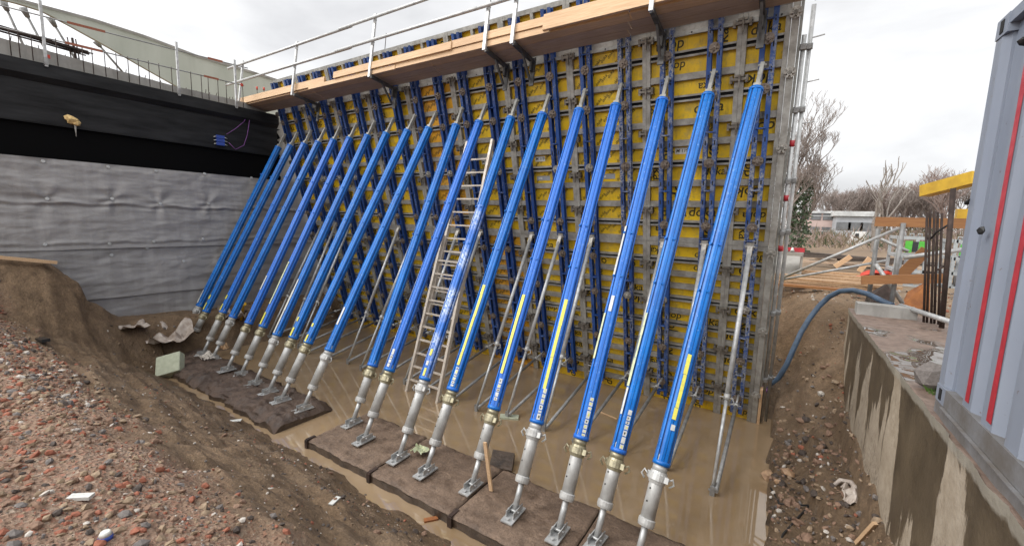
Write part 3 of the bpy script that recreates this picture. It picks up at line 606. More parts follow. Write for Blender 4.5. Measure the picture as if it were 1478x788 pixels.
# curved pale bridge girder beyond
XG=-17.5
up=[(-60,-24),(24,-2),(80,13),(136,28),(210,52),(284,80),(350,99),(406,117),(440,127)]; lo=[(-60,-16),(24,5),(60,16),(100,37),(136,57),(175,79),(213,101),(300,150),(440,215)]
ux=lambda a:V((0,a.y,a.z)); k=MB(); n=60
def lerp_list(Ls,x):
    for (x0,y0),(x1,y1) in zip(Ls,Ls[1:]):
        if x0<=x<=x1: return y0+(y1-y0)*(x-x0)/(x1-x0)
root=thing('bridge_girder','curved pale grey-green bridge girder rising to the upper left behind the abutment','bridge girder',atx(200,100,XG))
k.grid(lambda u,v:atx(-60+500*u,lerp_list(up,-60+500*u)*(1-v)+lerp_list(lo,-60+500*u)*v,XG),n,4)
k.grid(lambda u,v:atx(-60+500*u,lerp_list(lo,-60+500*u),XG)+V((-.12*v,0,0)),n,2)
k.grid(lambda u,v:atx(-60+500*u,lerp_list(up,-60+500*u),XG)+V((-.12*v,0,0)),n,2)
k.build('web',M['bridge'],root)
k=MB(); k.grid(lambda u,v:atx(-60+500*u,lerp_list(up,-60+500*u)+3.2*v-.6,XG+.05),n,1); k.build('top_flange',M['conc'],root)
for (a,b) in (((4,2),(30,58)),((33,12),(62,66)),((72,26),(104,78)),((138,60),(166,92))):
    A,Bq=atx(*a,XG-.4),atx(*b,XG-.4); h=k=MB(); k.tube([A,A.lerp(Bq,.25)],[.09,.05],8); h=k.build('hanger_socket',M['galv_dark'],root); k=MB(); k.tube([A.lerp(Bq,.2),A.lerp(Bq,1.6)],.03,8); k.build('hanger_rod',M['galv_dark'],root)
# grey geotextile sheets
def sheet(name,label,z0,z1,off,pins,rowz,seed):
    root=thing('geotextile_sheet',label,'geotextile',(XW,3,z0),'grey geotextile sheets covering the lower abutment wall')
    PW=[(q.z,q.y) for q in (atx(px,py,XW+off) for px,py in pins)]
    k=MB(); y0,y1=-2.5,8.58
    def fn(u,v):
        y=y0+(y1-y0)*u; zz=z0+(z1-z0)*v; zz+= .012*mnoise.noise(V((y*2.0,seed,0))) if v<.02 else 0
        p=V((0,y*.55,zz*2.4+seed)); d=.026*mnoise.noise(p*1.3)+.015*mnoise.noise(p*3.1)+.009*mnoise.noise(p*7)
        for rz in rowz:
            ph=((y-1.33)%1.0-.5); e=(zz-rz-.16*abs(ph)*(.6+.8*mnoise.noise(V((y*.7,rz,seed))))+.02*mnoise.noise(V((y*5,rz,2)))+.03)
            d+=.06*max(0,1-abs(e)/.055)*(.3+abs(ph)*1.3)*(.5+.9*max(0,mnoise.noise(V((y*.9,rz*3,seed)))+.3))-.025*max(0,1-abs(e+.06)/.05)
        for (pz_,py_) in PW:
            dy,dz=y-py_,zz-pz_; r_=math.hypot(dy,dz)
            if r_<.8: th=math.atan2(dz,dy); d+=(.02 if -.3<pz_<.4 else .006)*math.cos(5*th+py_*3)*math.exp(-(r_-.18)**2/.05)-.02*math.exp(-r_*r_/.006)
        return V((XW-.055+off+max(-.045,d*(.35+.65*min(1,v*6))),y,zz))
    k.grid(fn,230,max(8,int((z1-z0)/.028))); k.grid(lambda u,v:fn(u,0)+V((-.045*v,0,0)),230,1); k.build('fabric',M['geo'],root)
    for (px,py) in pins:
        c=atx(px,py,XW+off-.045); k=MB(); k.tube([c,c+V((.02,0,0))],[.035,.03],10); k.build('fixing_disc',M['bldg_white'],root)
sheet('a','lowest grey geotextile sheet, mostly hidden by the mud bank',-3.7,-2.04,0,[(196,424),(285,413)],[],3.3)
sheet('b','middle grey geotextile sheet with a dark lap line along its top',-2.10,-.90,.05,[(161,368),(212,358),(265,377),(320,364)],[],9.1)
sheet('c','upper grey geotextile sheet with a horizontal crease under the black wall',-.955,.93,.10,[(62,233),(156,241),(225,247),(295,251),(363,257),(68,287),(162,287),(231,294),(301,294),(65,353),(158,352),(222,349),(293,345),(400,262)],[.05,-.80],5.7)
# things on the black wall
c=atx(105,174,XW+.02); root=thing('foam_blob','lumpy yellow expanding foam blob stuck to the black wall','foam',c)
k=MB(); k.rock(c,.08,.11,.10,5); k.rock(c+V((0,.05,-.04)),.08,.09,.08,8); k.rock(c+V((.01,-.06,.04)),.07,.08,.07,9); k.build('foam',M['foam'],root)
k=MB(); k.tube([c+V((0,.03,-.1)),c+V((0,.03,-.33))],[.02,.006],6); k.build('drip',M['conc'],root)
c=atx(318,203,XW+.04); root=thing('junction_box','small blue plastic box with pins hanging on the black wall','plastic box',c)
k=MB()
for q in range(3): k.box(c+V((0,0,.09-.09*q)),.06,.19,.078)
k.build('box',M['box_blue'],root); k=MB()
for q in range(3):
    for sg in(-1,1): k.tube([c+V((.02,sg*.09,.09-.09*q)),c+V((.02,sg*.16,.07-.09*q))],.008,5)
k.build('pins',M['sticker_white'],root)
pts=[atx(x,y,XW+.06) for x,y in ((327,194),(340,186),(352,176),(359,163),(361,160),(360,175),(357,195),(352,210),(340,216),(330,206))]
k=MB(); k.tube(pts,.008,6); tag(k.build('purple_cable',M['purple'],None),'purple cable looped from the blue box up to the railing','cable')
# ------------------------------------------------------------------ terrain
def ss(a,b,x):
    t=max(0,min(1,(x-a)/(b-a))) if a!=b else 0; return t*t*(3-2*t)
def pl(Ls,x):
    if x<=Ls[0][0]: return Ls[0][1]
    for (x0,y0),(x1,y1) in zip(Ls,Ls[1:]):
        if x<=x1: return y0+(y1-y0)*(x-x0)/(x1-x0)
    return Ls[-1][1]
HEAP=[(-4,-1.2),(-1,-1.50),(.35,-1.66),(.75,-1.74),(1.05,-1.90),(1.5,-2.24),(2.2,-2.80),(2.8,-3.26),(3.12,-3.50),(3.35,-3.62),(3.8,-3.80),(9,-3.85)]
WALLB=[(-4,-1.0),(1.5,-1.04),(1.95,-1.12),(2.3,-1.45),(2.42,-1.95),(2.62,-2.1),(2.9,-2.4),(3.1,-2.55),(4.6,-2.68),(7,-2.62),(9,-2.7)]
def nz(x,y,s,seed=0): return mnoise.noise(V((x*s,y*s,seed)))
def height(x,y):
    rub=wet=pale=0.0
    if y<11.5 and -13.4<x<1.25:
        yy=y+.10*nz(x,y,.9,1)+.07*nz(x,y,2.7,2)
        h=pl(HEAP,yy)
        slope=ss(.95,1.4,yy)*(1-ss(2.7,3.2,yy)); rill=mnoise.noise(V((x*.55+.4*nz(x,y,1,3),(y+.12*x)*5.5,3))); h+=.10*slope*rill+.05*slope*mnoise.noise(V((x*1.6,y*13,6)))+.02*slope*mnoise.noise(V((x*4,y*30,6)))+.05*slope*nz(x,y,4,9)
        hb=pl(WALLB,y+.09*nz(x,y,2,4)+.05*nz(x,y,6,5)); w=ss(-10.2,-12.4,x) if y<3.0 else ss(-11.45-.3*nz(x,y,1.2,6),-12.5,x)
        if y<3.6: w=ss(-11.0-.2*ss(2.2,3.2,y),-12.5,x)
        h=h*(1-w)+hb*w
        h+=.045*nz(x,y,1.1,7)+.03*nz(x,y,3.5,8)+(.016*nz(x,y,11,10)+.008*nz(x,y,23,11))*(1-.5*ss(3.3,3.8,yy))
        rub=(1-ss(.85,1.45,yy+.3*nz(x,y,1.5,12)))*(1-.7*ss(-11.3,-12.2,x)); 
        wet=ss(2.1,3.1,yy)*.8*(1-w*.7); pale=.35*slope*(1-w)*max(0,nz(x,y,1.3,14))
        # right trench and bank
        if x>-1.2 and y>3.2:
            e=.23+.07*nz(x,y,1.3,20)+.05*nz(x,y,4.5,21)
            tr=pl([(e-.5,-3.9),(e-.02,-3.63),(e+.10,-3.52),(e+.35,-3.36),(e+.7,-3.28),(1.0,-2.95),(1.3,-2.8)],x)+(.13*nz(x,y,1.9,22)+.08*nz(x,y,4.5,29))*ss(e+.02,e+.35,x)+.05*nz(x,y,8,23)+.028*nz(x,y,17,24)+.24*ss(.60,.70,x+.12*nz(x,y,2.2,40)+.05*nz(x,y,7,41))
            yb=y+.35*nz(x,y,.9,25)+.12*nz(x,y,3,26); bank=pl([(7.4,-3.4),(8.3,-3.0),(9.0,-2.35),(9.7,-1.75),(10.3,-1.38),(11,-1.27)],yb+.55*ss(.45,1.1,x)-.75*(1-ss(.15,.6,x)))+.05*nz(x,y,4,27)
            h2=max(tr,bank) if x>e-.05 or y>9 else tr
            h=h2 if x>-.6 else h+(h2-h)*ss(-1.2,-.6,x)
            if y>3.2: wet=(.8+.5*nz(x,y,2.5,44))*(1-ss(-3.0,-2.4,h)); rub=.12 if h>-2.2 else 0; pale=.5*ss(-2.6,-1.6,h)*(.5+.5*nz(x,y,2,28))
        if x<-.6 and y>8.8: h=max(h,pl([(8.8,-3.85),(9.5,-2.5),(10.5,-1.4),(11.5,-1.3)],y))
        if x<-.6 and y<9.5 and y>8.2: h=min(h,-3.7) if x>-12.3 else h
        if x>1.02 and y<8.8: h=min(h,-1.55)
        return h,rub,wet,pale
    if x<=-13.4: return (-1.3 if y<11 else -1.3),.1,.2,.2
    if x>=1.25 and y<8.8: return -1.5,0,.5,0
    g=-1.30+.10*nz(x,y,.35,30)+.05*nz(x,y,1.3,31)+.02*nz(x,y,5,32)
    if y>60: g=-1.3+.3*nz(x,y,.02,33)
    if x>=1.25 and y<9.6: g=-1.36+.04*nz(x,y,3,31)
    return g,.15,.25+.3*max(0,nz(x,y,.5,34)),.45+.3*nz(x,y,.7,35)
def rng(a,b,st):
    n=int(round((b-a)/st)); return [a+(b-a)*q/n for q in range(n)]
xs=[-600,-300,-150,-80,-50,-35,-25,-19,-16]+rng(-14,-13.4,.3)+rng(-13.4,-6,.06)+rng(-6,1.4,.042)+rng(1.4,6,.25)+rng(6,20,1)+[20,25,35,50,80,150,300,600]
ys=[-600,-200,-60,-20,-10,-6]+rng(-4,-.6,.2)+rng(-.6,3.6,.038)+rng(3.6,9,.075)+rng(9,11.5,.09)+rng(11.5,20,.4)+rng(20,60,2.5)+[60,80,120,200,350,700]
vs=[];att=[]
for x in xs:
    for y in ys:
        h,a,b,c=height(x,y); vs.append((x,y,h)); att.append((max(0,min(1,a)),max(0,min(1,b)),max(0,min(1,c)),1))
ny=len(ys); fs=[(i*ny+j,(i+1)*ny+j,(i+1)*ny+j+1,i*ny+j+1) for i in range(len(xs)-1) for j in range(ny-1)]
me=bpy.data.meshes.new('ground'); me.from_pydata(vs,[],fs); me.materials.append(M['ground'])
ca=me.color_attributes.new('kind','FLOAT_COLOR','POINT'); ca.data.foreach_set('color',[q for a in att for q in a])
me.polygons.foreach_set('use_smooth',[True]*len(fs)); me.update()
g=bpy.data.objects.new('ground',me); C.objects.link(g); g['kind']='structure'
k=MB(); k.add([V((-12.84,2.9,WZ)),V((1.04,2.9,WZ)),V((1.04,9.6,WZ)),V((-12.84,9.6,WZ))],[(0,1,2,3)]); w=k.build('water',M['water']); w['kind']='structure'
# rubble stones: one uncountable layer
k=MB(); rr=random.Random(11)
mats=['brick_red','stone_tan','stone_grey','stone_white','stone_dark','stone_brown']
def scatter(n,xr,yr,smin,smax,wt,yfun=None):
    for q in range(n):
        x=rr.uniform(*xr); y=rr.uniform(*yr)
        if yfun and rr.random()>yfun(x,y): continue
        if nz(x,y,1.1,50)<-.15 and rr.random()<.55: continue
        s=smin*(smax/smin)**(rr.random()**2.6); k.cur=rr.choices(range(6),wt)[0]
        h=height(x,y)[0]
        if h<WZ-.02: continue
        k.rock((x,y,h+s*.12),s*rr.uniform(.7,1.25),s*rr.uniform(.6,1.0),s*rr.uniform(.4,.75),rr.random())
scatter(15000,(-6.2,-1.2),(-.4,1.9),.005,.038,[17,25,11,6,7,34],lambda x,y:1-ss(.8,1.5,y))
scatter(10500,(-12.1,-5.2),(.0,1.9),.010,.05,[17,25,13,6,9,30],lambda x,y:(1-ss(.9,1.6,y))*(1 if x>-11.4 else .3))
scatter(3200,(-10,-.8),(1.1,3.2),.005,.022,[10,22,16,14,22,18])
scatter(1300,(.1,1.05),(3.6,9.5),.007,.05,[6,26,18,12,22,18])
scatter(420,(.22,1.04),(3.6,8.8),.018,.085,[2,10,6,2,30,50])
scatter(260,(-9,-.6),(2.2,3.25),.012,.05,[2,8,6,2,40,42])
scatter(900,(-.1,3.2),(9.2,12.5),.012,.05,[14,28,18,14,12,16])
scatter(350,(-12.8,-11.2),(2.6,8.2),.01,.05,[6,16,18,14,30,20])
tag(k.build('rubble',[M[q] for q in mats]),'loose brick and stone rubble covering the spoil heap','rubble',None,'stuff')
# ------------------------------------------------------------------ timber pads
def padgrid(mb,A,Bq,Cq,Dq,zt,zb,seed,nu,nv,rag=.04,amp=.03):
    # A,Bq near edge left to right; Dq,Cq far edge
    def top(u,v):
        p=(A*(1-u)+Bq*u)*(1-v)+(Dq*(1-u)+Cq*u)*v; e=min(u*3*nu/nv,(1-u)*3*nu/nv,v*3,(1-v)*3,1)
        edge=min(1,5*u,5*(1-u))*rag*(mnoise.noise(V((p.x*3,p.y*3,seed)))+.6*mnoise.noise(V((p.x*8,p.y*8,seed))))
        R_=22 if rag<.04 else 6; drop=(.022 if rag<.04 else .085)*((1-min(1,min(v,1-v)*R_))**2+(1-min(1,min(u,1-u)*R_*nu/nv))**2)
        return V((p.x+edge*.6,p.y+edge*(1 if v<.05 or v>.95 else .3),zt-drop+amp*mnoise.noise(V((p.x*2.1,p.y*2.1,seed)))+amp*.5*mnoise.noise(V((p.x*6,p.y*6,seed)))+amp*.35*mnoise.noise(V((p.x*14,p.y*14,seed)))-(.05*max(0,1-abs(mnoise.noise(V((p.x*1.3,p.y*.5,seed+5))))/.05) if rag>.04 else 0)))
    mb.grid(top,nu,nv)
    mb.cur=1
    for fn in (lambda u:top(u,0),lambda u:top(1-u,1)): mb.grid(lambda u,v:(lambda q:V((q.x,q.y+.02*mnoise.noise(V((q.x*5,v*3,seed))),q.z*(1-v)+zb*v)))(fn(u)),nu,4)
    for fn in (lambda u:top(0,1-u),lambda u:top(1,u)): mb.grid(lambda u,v:(lambda q:V((q.x,q.y,q.z*(1-v)+zb*v)))(fn(u)),nv,4)
    mb.cur=0
zt=WZ+.13; zb=WZ-.25
def Z(p,z=0): return V((p[0],p[1],z))
secs=[(-12.55,-9.62,'far'),(-9.60,-6.62,'far'),(-5.85,-4.42,'near'),(-4.40,-2.98,'near'),(-2.96,-1.55,'near'),(-1.53,.10,'near')]
lbl=['dark timber pad section at the far left under the distant props','dark timber pad section at the end of the far pad beside the open water','brown near timber pad section, leftmost, with a small step at its corner','brown near timber pad section, second from its left end','brown near timber pad section with the rust-brown joint at its left','brown near timber pad section, rightmost, under the nearest prop']
for q,(x0,x1,wh) in enumerate(secs):
    y0,y1=(3.38,4.42) if wh=='far' else (3.44,4.58)
    k=MB(); padgrid(k,Z((x0,y0)),Z((x1,y0+(.02 if wh=='near' else -.03))),Z((x1,y1)),Z((x0,y1)),zt+(.03 if wh=='far' else 0),zb,q*3.1,110,44,.09 if wh=='far' else .025,.06 if wh=='far' else .02)
    root=thing('timber_pad',lbl[q],'timber pad',(x0,y0,zb),'dark timber pads under the props'); 
    o=k.build('slab',[M['pad'] if wh=='near' else M['pad_far'],M['pad_edge']],root)
    if wh=='near':
        k=MB(); k.box((x0+.02,y0-.012,WZ-.02),.06,.03,.30); k.box((x0+.02,y0+.06,zt+.004),.05,.14,.02); k.build('steel_strap',M['rust'],root)
# ------------------------------------------------------------------ retaining wall and slab on the right
root=thing('retaining_wall','stained concrete retaining wall with a muddy top on the right of the trench','retaining wall',(1.05,6,-3.4))
k=MB()
def wf(u,v):
    y=8.9+(-4-8.9)*u; x=1.05; lip=(.014*mnoise.noise(V((y*4,v*2,1)))+.012*mnoise.noise(V((y*14,v*2,1))))*ss(.9,1,v)+.012*mnoise.noise(V((y*2.5,v*6,2)))
    z=-3.9+2.6*v; return V((x+lip-.02*ss(.94,1,v),y,z+(.008*mnoise.noise(V((y*6,4,4)))+.008*mnoise.noise(V((y*17,4,4))))*ss(.97,1,v)))
k.grid(wf,260,44); k.cur=0
k.grid(lambda u,v:V((1.05+.55*u,8.9,-3.9+2.6*v)),6,30)
k.build('wall_face',M['wall'],root)
k=MB()
def st(u,v):
    y=8.9+(-4-8.9)*u; e=wf(u,1); x=e.x+(6.5-e.x)*v**1.7; 
    return V((x,y,e.z if v==0 else -1.3+.018*mnoise.noise(V((x*2,y*2,1)))+.012*mnoise.noise(V((x*7,y*7,2)))))
k.grid(st,260,70); k.build('slab_top',M['slab'],root)
# kerb block, stone block at the slab
a,b=atz(1246,449,-1.16),atz(1345,462,-1.16); k=MB(); k.obox(V(((a.x+b.x)/2,8.5,-1.22)),((b.x-a.x)/2,0,0),(0,.13,0),(0,0,.09)); tag(k.build('kerb_block',M['conc'],None),'long pale concrete kerb block lying across the end of the slab','kerb block')
c=atz(1342,560,-1.27); k=MB(); k.rock(c+V((.02,.05,.08)),.10,.13,.13,21,False,.12); tag(k.build('stone_block',M['stone_grey'],None),'broken grey concrete lump beside the container corner','concrete lump')
k=MB(); rr=random.Random(5)
for q in range(30):
    p=c+V((rr.uniform(-.02,.12),rr.uniform(-.12,.0),-.02)); d=V((rr.uniform(-1,1),rr.uniform(-1,1),1.2)).normalized()*.06; s_=d.orthogonal().normalized()*.012; k.add([p-s_,p+s_,p+d],[(0,1,2)])
M['grass']=simple('grass_green',(.14,.26,.04),None,20,.6,0,0); tag(k.build('grass_tuft',M['grass'],None),'small green grass tuft below the grey lump at the container','grass tuft')
# ------------------------------------------------------------------ container
XC=1.06; YE=4.18; ZB=-1.20; ZT=1.38; LC=6.06
root=thing('shipping_container','grey-blue corrugated steel shipping container with red stripes on the right','container',(XC,YE,ZB))
def cb(mb,x0,x1,y0,y1,z0,z1): mb.box((XC+(x0+x1)/2,YE+(y0+y1)/2,(z0+z1)/2),x1-x0,y1-y0,z1-z0)
k=MB()
for yy in (0,-LC):
    sg=-1 if yy==0 else 1
    k.prof([(.0,.0),(.0,sg*.10),(.03,sg*.16),(.17,sg*.16),(.17,0)],V((XC,YE+yy,ZB+.12)),V((XC,YE+yy,ZT-.12)),V((1,0,0)),V((0,1,0))); k.build('corner_post',M['cont'],root); k=MB()
for yy in (0,-LC+.18):
    for zz in (ZB,ZT-.118):
        k=MB(); cb(k,-.006,.16,yy-.18,yy+.004,zz,zz+.118); k.cur=1; c=V((XC-.008,YE+yy-.09,zz+.059)); k.obox(c,(.002,0,0),(0,.025,0),(0,0,.04))
        k.build('corner_casting',[M['cont'],M['slot']],root)
k=MB(); cb(k,.0,.07,-LC+.16,-.16,ZT-.07,ZT); k.build('top_rail',M['cont'],root)
k=MB(); cb(k,-.004,.05,-LC+.0,.0,-1.32,ZB-.002); cb(k,-.006,.05,-LC+.19,-.182,ZB+.0,ZB+.12); cb(k,-.03,-.007,-LC+.19,-.182,ZB-.01,ZB-.003); k.build('bottom_rail',M['cont_rail'],root)
k=MB(); pr=[]; y=-.16; 
while y>-LC+.45:
    pr+=[(y,.045),(y-.245,.045),(y-.29,.006),(y-.43,.006),(y-.475,.045)] if y==-.16 else [(y,.045),(y-.07,.045),(y-.115,.006),(y-.265,.006),(y-.31,.045)]; y=pr[-1][0]
n=len(pr); vs=[V((XC+x,YE+yy,z)) for z in (ZB+.10,ZT-.05) for yy,x in pr]; k.add(vs,[(q,n+q,n+q+1,q+1) for q in range(n-1)]); k.build('corrugated_side',M['cont'],root)
k=MB(); cb(k,.17,2.27,-.03,-.008,ZB+.1,ZT-.1); cb(k,2.27,2.43,-.16,0,ZB,ZT); cb(k,.05,2.4,-LC,-.01,ZT-.03,ZT-.012); cb(k,2.39,2.43,-LC,-.1,ZB,ZT); cb(k,.06,2.4,-LC,-.02,ZB+.1,ZB+.14); cb(k,0.05,2.4,-LC,-LC+.04,ZB,ZT); k.build('end_and_roof',M['cont'],root)
for (b_,t_) in (((1394,574),(1473,0)),((1414,600),(1478,262))):
    yb=-.52 if t_[0]==1473 else -.665-.19; x_=None
    for q in range(n-1):
        if pr[q+1][0]<=yb<=pr[q][0]: f_=(yb-pr[q][0])/(pr[q+1][0]-pr[q][0]); x_=pr[q][1]+f_*(pr[q+1][1]-pr[q][1])
    k=MB(); vs=[]
    def prx(yy):
        for q in range(n-1):
            if pr[q+1][0]<=yy<=pr[q][0]:
                f_=(yy-pr[q][0])/(pr[q+1][0]-pr[q][0]); return pr[q][1]+f_*(pr[q+1][1]-pr[q][1])
        return .01
    rr=random.Random(int(b_[0]))
    for q in range(13):
        z=ZB+.16+(ZT-.08-ZB-.16)*q/12; w0=.032+rr.uniform(-.004,.004); 
        for d in (-w0,0,w0): vs.append(V((XC+prx(yb+d)-.0025,YE+yb+d,z)))
    k.add(vs,[(q*3+e,q*3+e+1,q*3+e+4,q*3+e+3) for q in range(12) for e in(0,1)]); k.build('red_stripe',M['red_paint'],root)
k=MB()
for px,py in ((1416,333),(1398,292),(1478,60)): 
    c=atx(px,py,XC); k.rock(c,.01,.03,.03,px,False)
k.build('dent_marks',M['rubber'],root)
k=MB(); c=atx(1362,384,XC); k.tube([c,c+V((-.03,-.02,-.03)),c+V((-.03,-.06,-.02))],.008,6); k.build('lashing_ring',M['rust'],root)
# ------------------------------------------------------------------ site clutter on the right, behind the slab
def tube_thing(name,a,b,r,label,mat='galv',cat='scaffold tube',group=None):
    k=MB(); k.tube([a,b],r,10); return tag(k.build(name,M[mat],None),label,cat,group)
YS=9.2
def S(x,y,Y=YS): return aty(x,y,Y)
tube_thing('scaffold_tube',S(1127,402),S(1303,327),.024,'long galvanised tube rising from the bank to the upper trestle timber')
tube_thing('scaffold_tube',S(1127,404,9.3),S(1279,376,9.3),.02,'thin galvanised tube rising only slightly across the timber pile')
tube_thing('scaffold_tube',S(1271,345,9.15),S(1311,363,9.15),.026,'short pale tube sloping down behind the trestle post')
tube_thing('scaffold_tube',S(1264,381,9.1),S(1303,438,9.1),.03,'pale tube sloping steeply down to the slab end')
tube_thing('scaffold_tube',S(1304,372,8.9),S(1392,360,8.9),.033,'thick galvanised tube running level to the container')
tube_thing('scaffold_tube',S(1300,441,8.7),S(1400,474,7.2),.035,'grey pipe lying along the slab behind the container',cat='pipe')
for (x,y0,x1,y1,Y,lb) in ((1268,330,1258,432,9.3,'left galvanised trestle post'),(1304,322,1291,446,8.95,'right galvanised trestle post at the slab end')):
    A=S(x,y0,Y); Bq=S(x1,y1,Y); k=MB(); k.tube([A,V((A.x,Y,-1.4))],.034,10); tag(k.build('trestle_post',M['galv_dark'],None),lb,'scaffold post')
def plank(p0,p1,Y,w,h,lb,mat='timber_orange',name='timber_beam'):
    A,Bq=S(*p0,Y),S(*p1,Y); k=MB(); k.bar(A,Bq,w,h); return tag(k.build(name,M[mat],None),lb,'timber')
plank((1263,320),(1400,323),9.0,.05,.15,'orange-brown timber laid level across the trestle posts')
plank((1243,404),(1362,402),8.85,.05,.14,'lower orange-brown timber behind the hose and posts')
plank((1300,398),(1338,360),9.4,.03,.16,'brown board leaning in front of the grey machine')
for q,(x,yt,yb) in enumerate(((1340,305,455),(1345,300,455),(1350,303,456),(1355,304,456),(1360,306,456))):
    A=S(x-2+q*.4,yt+2,8.3); k=MB(); Ab=S(x-5+q*.4,yb,8.3); k.tube([V((Ab.x,8.3+.02*(q%2),-1.32)),V((A.x,8.3+.02*(q%2),A.z))],.015,7); tag(k.build('rusty_bar',M['rust'],None),'dark rusty upright steel bar in the bundle, %s from the left'%ORD[q],'steel bar','dark upright bars beside the container')
A=S(1376,272,8.0); k=MB(); Ab=S(1363,450,8.0); k.tube([V((Ab.x,8.0,-1.32)),V((A.x,8.0,A.z))],.03,8); tag(k.build('rusty_post',M['rust'],None),'tall dark rusty post rising to the yellow beam','steel post')
k=MB(); k.tube([S(1343,345,8.25),S(1352,335,8.2),S(1368,325,8.0)],.012,6); tag(k.build('black_cable',M['rubber'],None),'black cable sagging between the rusty bars and the post','cable')
k=MB(); a,b=S(1335,276,9.0),S(1412,256,8.3); k.bar(a,b,.16,.17); tag(k.build('yellow_beam',M['yellow_paint'],None),'yellow steel beam end jutting out above the rusty posts','steel beam')
k=MB(); k.obox(S(1389,310,9.2),(.07,0,0),(0,.06,0),(0,0,.085)); tag(k.build('yellow_box',M['yellow_paint'],None),'small yellow box beside the container edge','box')
def machine(px0,px1,pyt,pyb,Y,lb):
    a,b=S(px0,pyb,Y),S(px1,pyt,Y); x0,x1,z0,z1=a.x,b.x,-1.3,b.z; w=x1-x0; h=z1-z0
    root=thing('site_machine',lb,'site machine',((x0+x1)/2,Y,z0),'grey and green caged machines')
    k=MB()
    for x in (x0,x1):
        for y in (Y,Y+.9): k.box((x,y,(z0+z1)/2),.06,.06,h)
    for z in (z0+.05,z0+h*.33,z0+h*.62,z1-.04): k.box(((x0+x1)/2,Y,z),w,.06,.07); k.box(((x0+x1)/2,Y+.9,z),w,.06,.07); k.box((x0,Y+.45,z),.06,.9,.07)
    for q in range(4): k.tube([V((x0+w*(.08+.28*q),Y,z1)),V((x0+w*(.08+.28*q),Y,z1+.06)),V((x0+w*(.08+.28*q)+.06,Y,z1+.06)),V((x0+w*(.08+.28*q)+.06,Y,z1))],.014,6)
    k.build('cage',M['grey_paint'],root)
    for q in range(2): k=MB(); k.box((x0+w*(.34+.46*q),Y-.05,z1-h*.2),w*.24,.03,h*.22); k.build('green_panel',M['green_paint'],root)
    k=MB(); k.box((x0+w*.57,Y-.03,z1-h*.2),w*.2,.03,h*.2); k.build('control_panel',M['dark_glass'],root)
    k=MB()
    for q in range(3): k.tube([V((x0+w*(.22+.28*q),Y+.3,z0+.1)),V((x0+w*(.22+.28*q),Y+.3,z0+h*.58))],w*.11,14)
    k.build('cylinders',M['bldg_grey'],root)
machine(1290,1341,342,398,13.2,'grey caged machine with two green panels and cylinders behind the trestle')
machine(1372,1410,347,398,13.6,'second green panelled machine half hidden by the container')
# excavator bucket
c=atz(1138,392,-1.3); c=aty(1124,392,12.4); c=V((c.x-.02,12.4,-1.42)); root=thing('excavator_bucket','pale worn excavator bucket standing open beside the formwork edge','excavator bucket',c)
k=MB(); w=.75
k.grid(lambda u,v:c+V((-.45+.9*v*1.0,-.2+.75*(1-math.cos(PI*.95*u))*.5+.1*u,.02+.78*u)) ,10,2,False)
k.box(c+V((0,-.12,.80)),.9,.25,.08); k.build('shell',M['conc'],root)
for sg in(-1,1): 
    k=MB(); k.prof([(-.22,0),(.55,.0),(.5,.5),(.1,.84),(-.18,.84)],c+V((sg*.46-.02,0,0)),c+V((sg*.46+.02,0,0)),V((0,1,0)),V((0,0,1))); k.build('side_plate',M['conc'],root)
k=MB()
for q in range(6): k.tube([c+V((-.4+.13*q,-.05,.86)),c+V((-.4+.13*q,-.02,.95))],[.05,.02],6)
k.cur=1; k.box(c+V((.25,.0,.9)),.5,.05,.1); k.build('top_fittings',[M['white_paint'],M['red_paint']],root)
# timber stack and loose boards on the bank top
rr=random.Random(9)
for q in range(13):
    y=10.7+q*.24; x0=-.1+rr.uniform(-.2,.3); x1=x0+rr.uniform(1.6,2.4); a=rr.uniform(-.06,.09)
    k=MB(); k.bar((x0,y,-1.21+.05*(q%3)),(x1,y+a*8*.3,-1.2+.05*(q%3)+rr.uniform(-.02,.02)),.17,.05)
    tag(k.build('loose_board',M['timber_far'] if q%3 else M['timber_orange'],None),'loose %s board on the bank, %s from the trench'%('pale' if q%3 else 'orange-brown',ORD[q]),'board','loose boards stacked on the bank top')
for q in range(14):
    p=V((1.4+rr.uniform(-.6,2.4),17.2+rr.uniform(-1.6,1.8),-1.2+rr.uniform(0,.4))); d=V((1.6,rr.uniform(-1.2,.2),rr.uniform(-.12,.12)))
    k=MB(); k.bar(p-d*.7,p+d*.7,.22,.06); tag(k.build('dark_board',M['stone_dark'] if q%4 else M['timber_under'],None),'dark wet board in the scrap pile behind the boards','board','dark boards of the scrap pile')
for (p0,p1,lb) in (((1205,385),(1228,370),'pale batten tilted on the scrap pile, left one'),((1240,392),(1256,372),'pale batten tilted above the red sheet')):
    A,Bq=S(*p0,15.0),S(*p1,15.0); k=MB(); k.bar(A,Bq,.1,.12); tag(k.build('tilted_batten',M['timber'],None),lb,'batten')
c=atz(1240,392,-1.25); k=MB(); k.grid(lambda u,v:V((c.x-.5+1.1*u,13.6+.7*v,-1.25+.28*math.sin(PI*u)*math.sin(PI*min(1,v+.3))+.08*mnoise.noise(V((u*5,v*5,1))))),14,8); tag(k.build('red_sheet',M['red_plastic'],None),'crumpled bright red sheet on the ground behind the boards','plastic sheet')
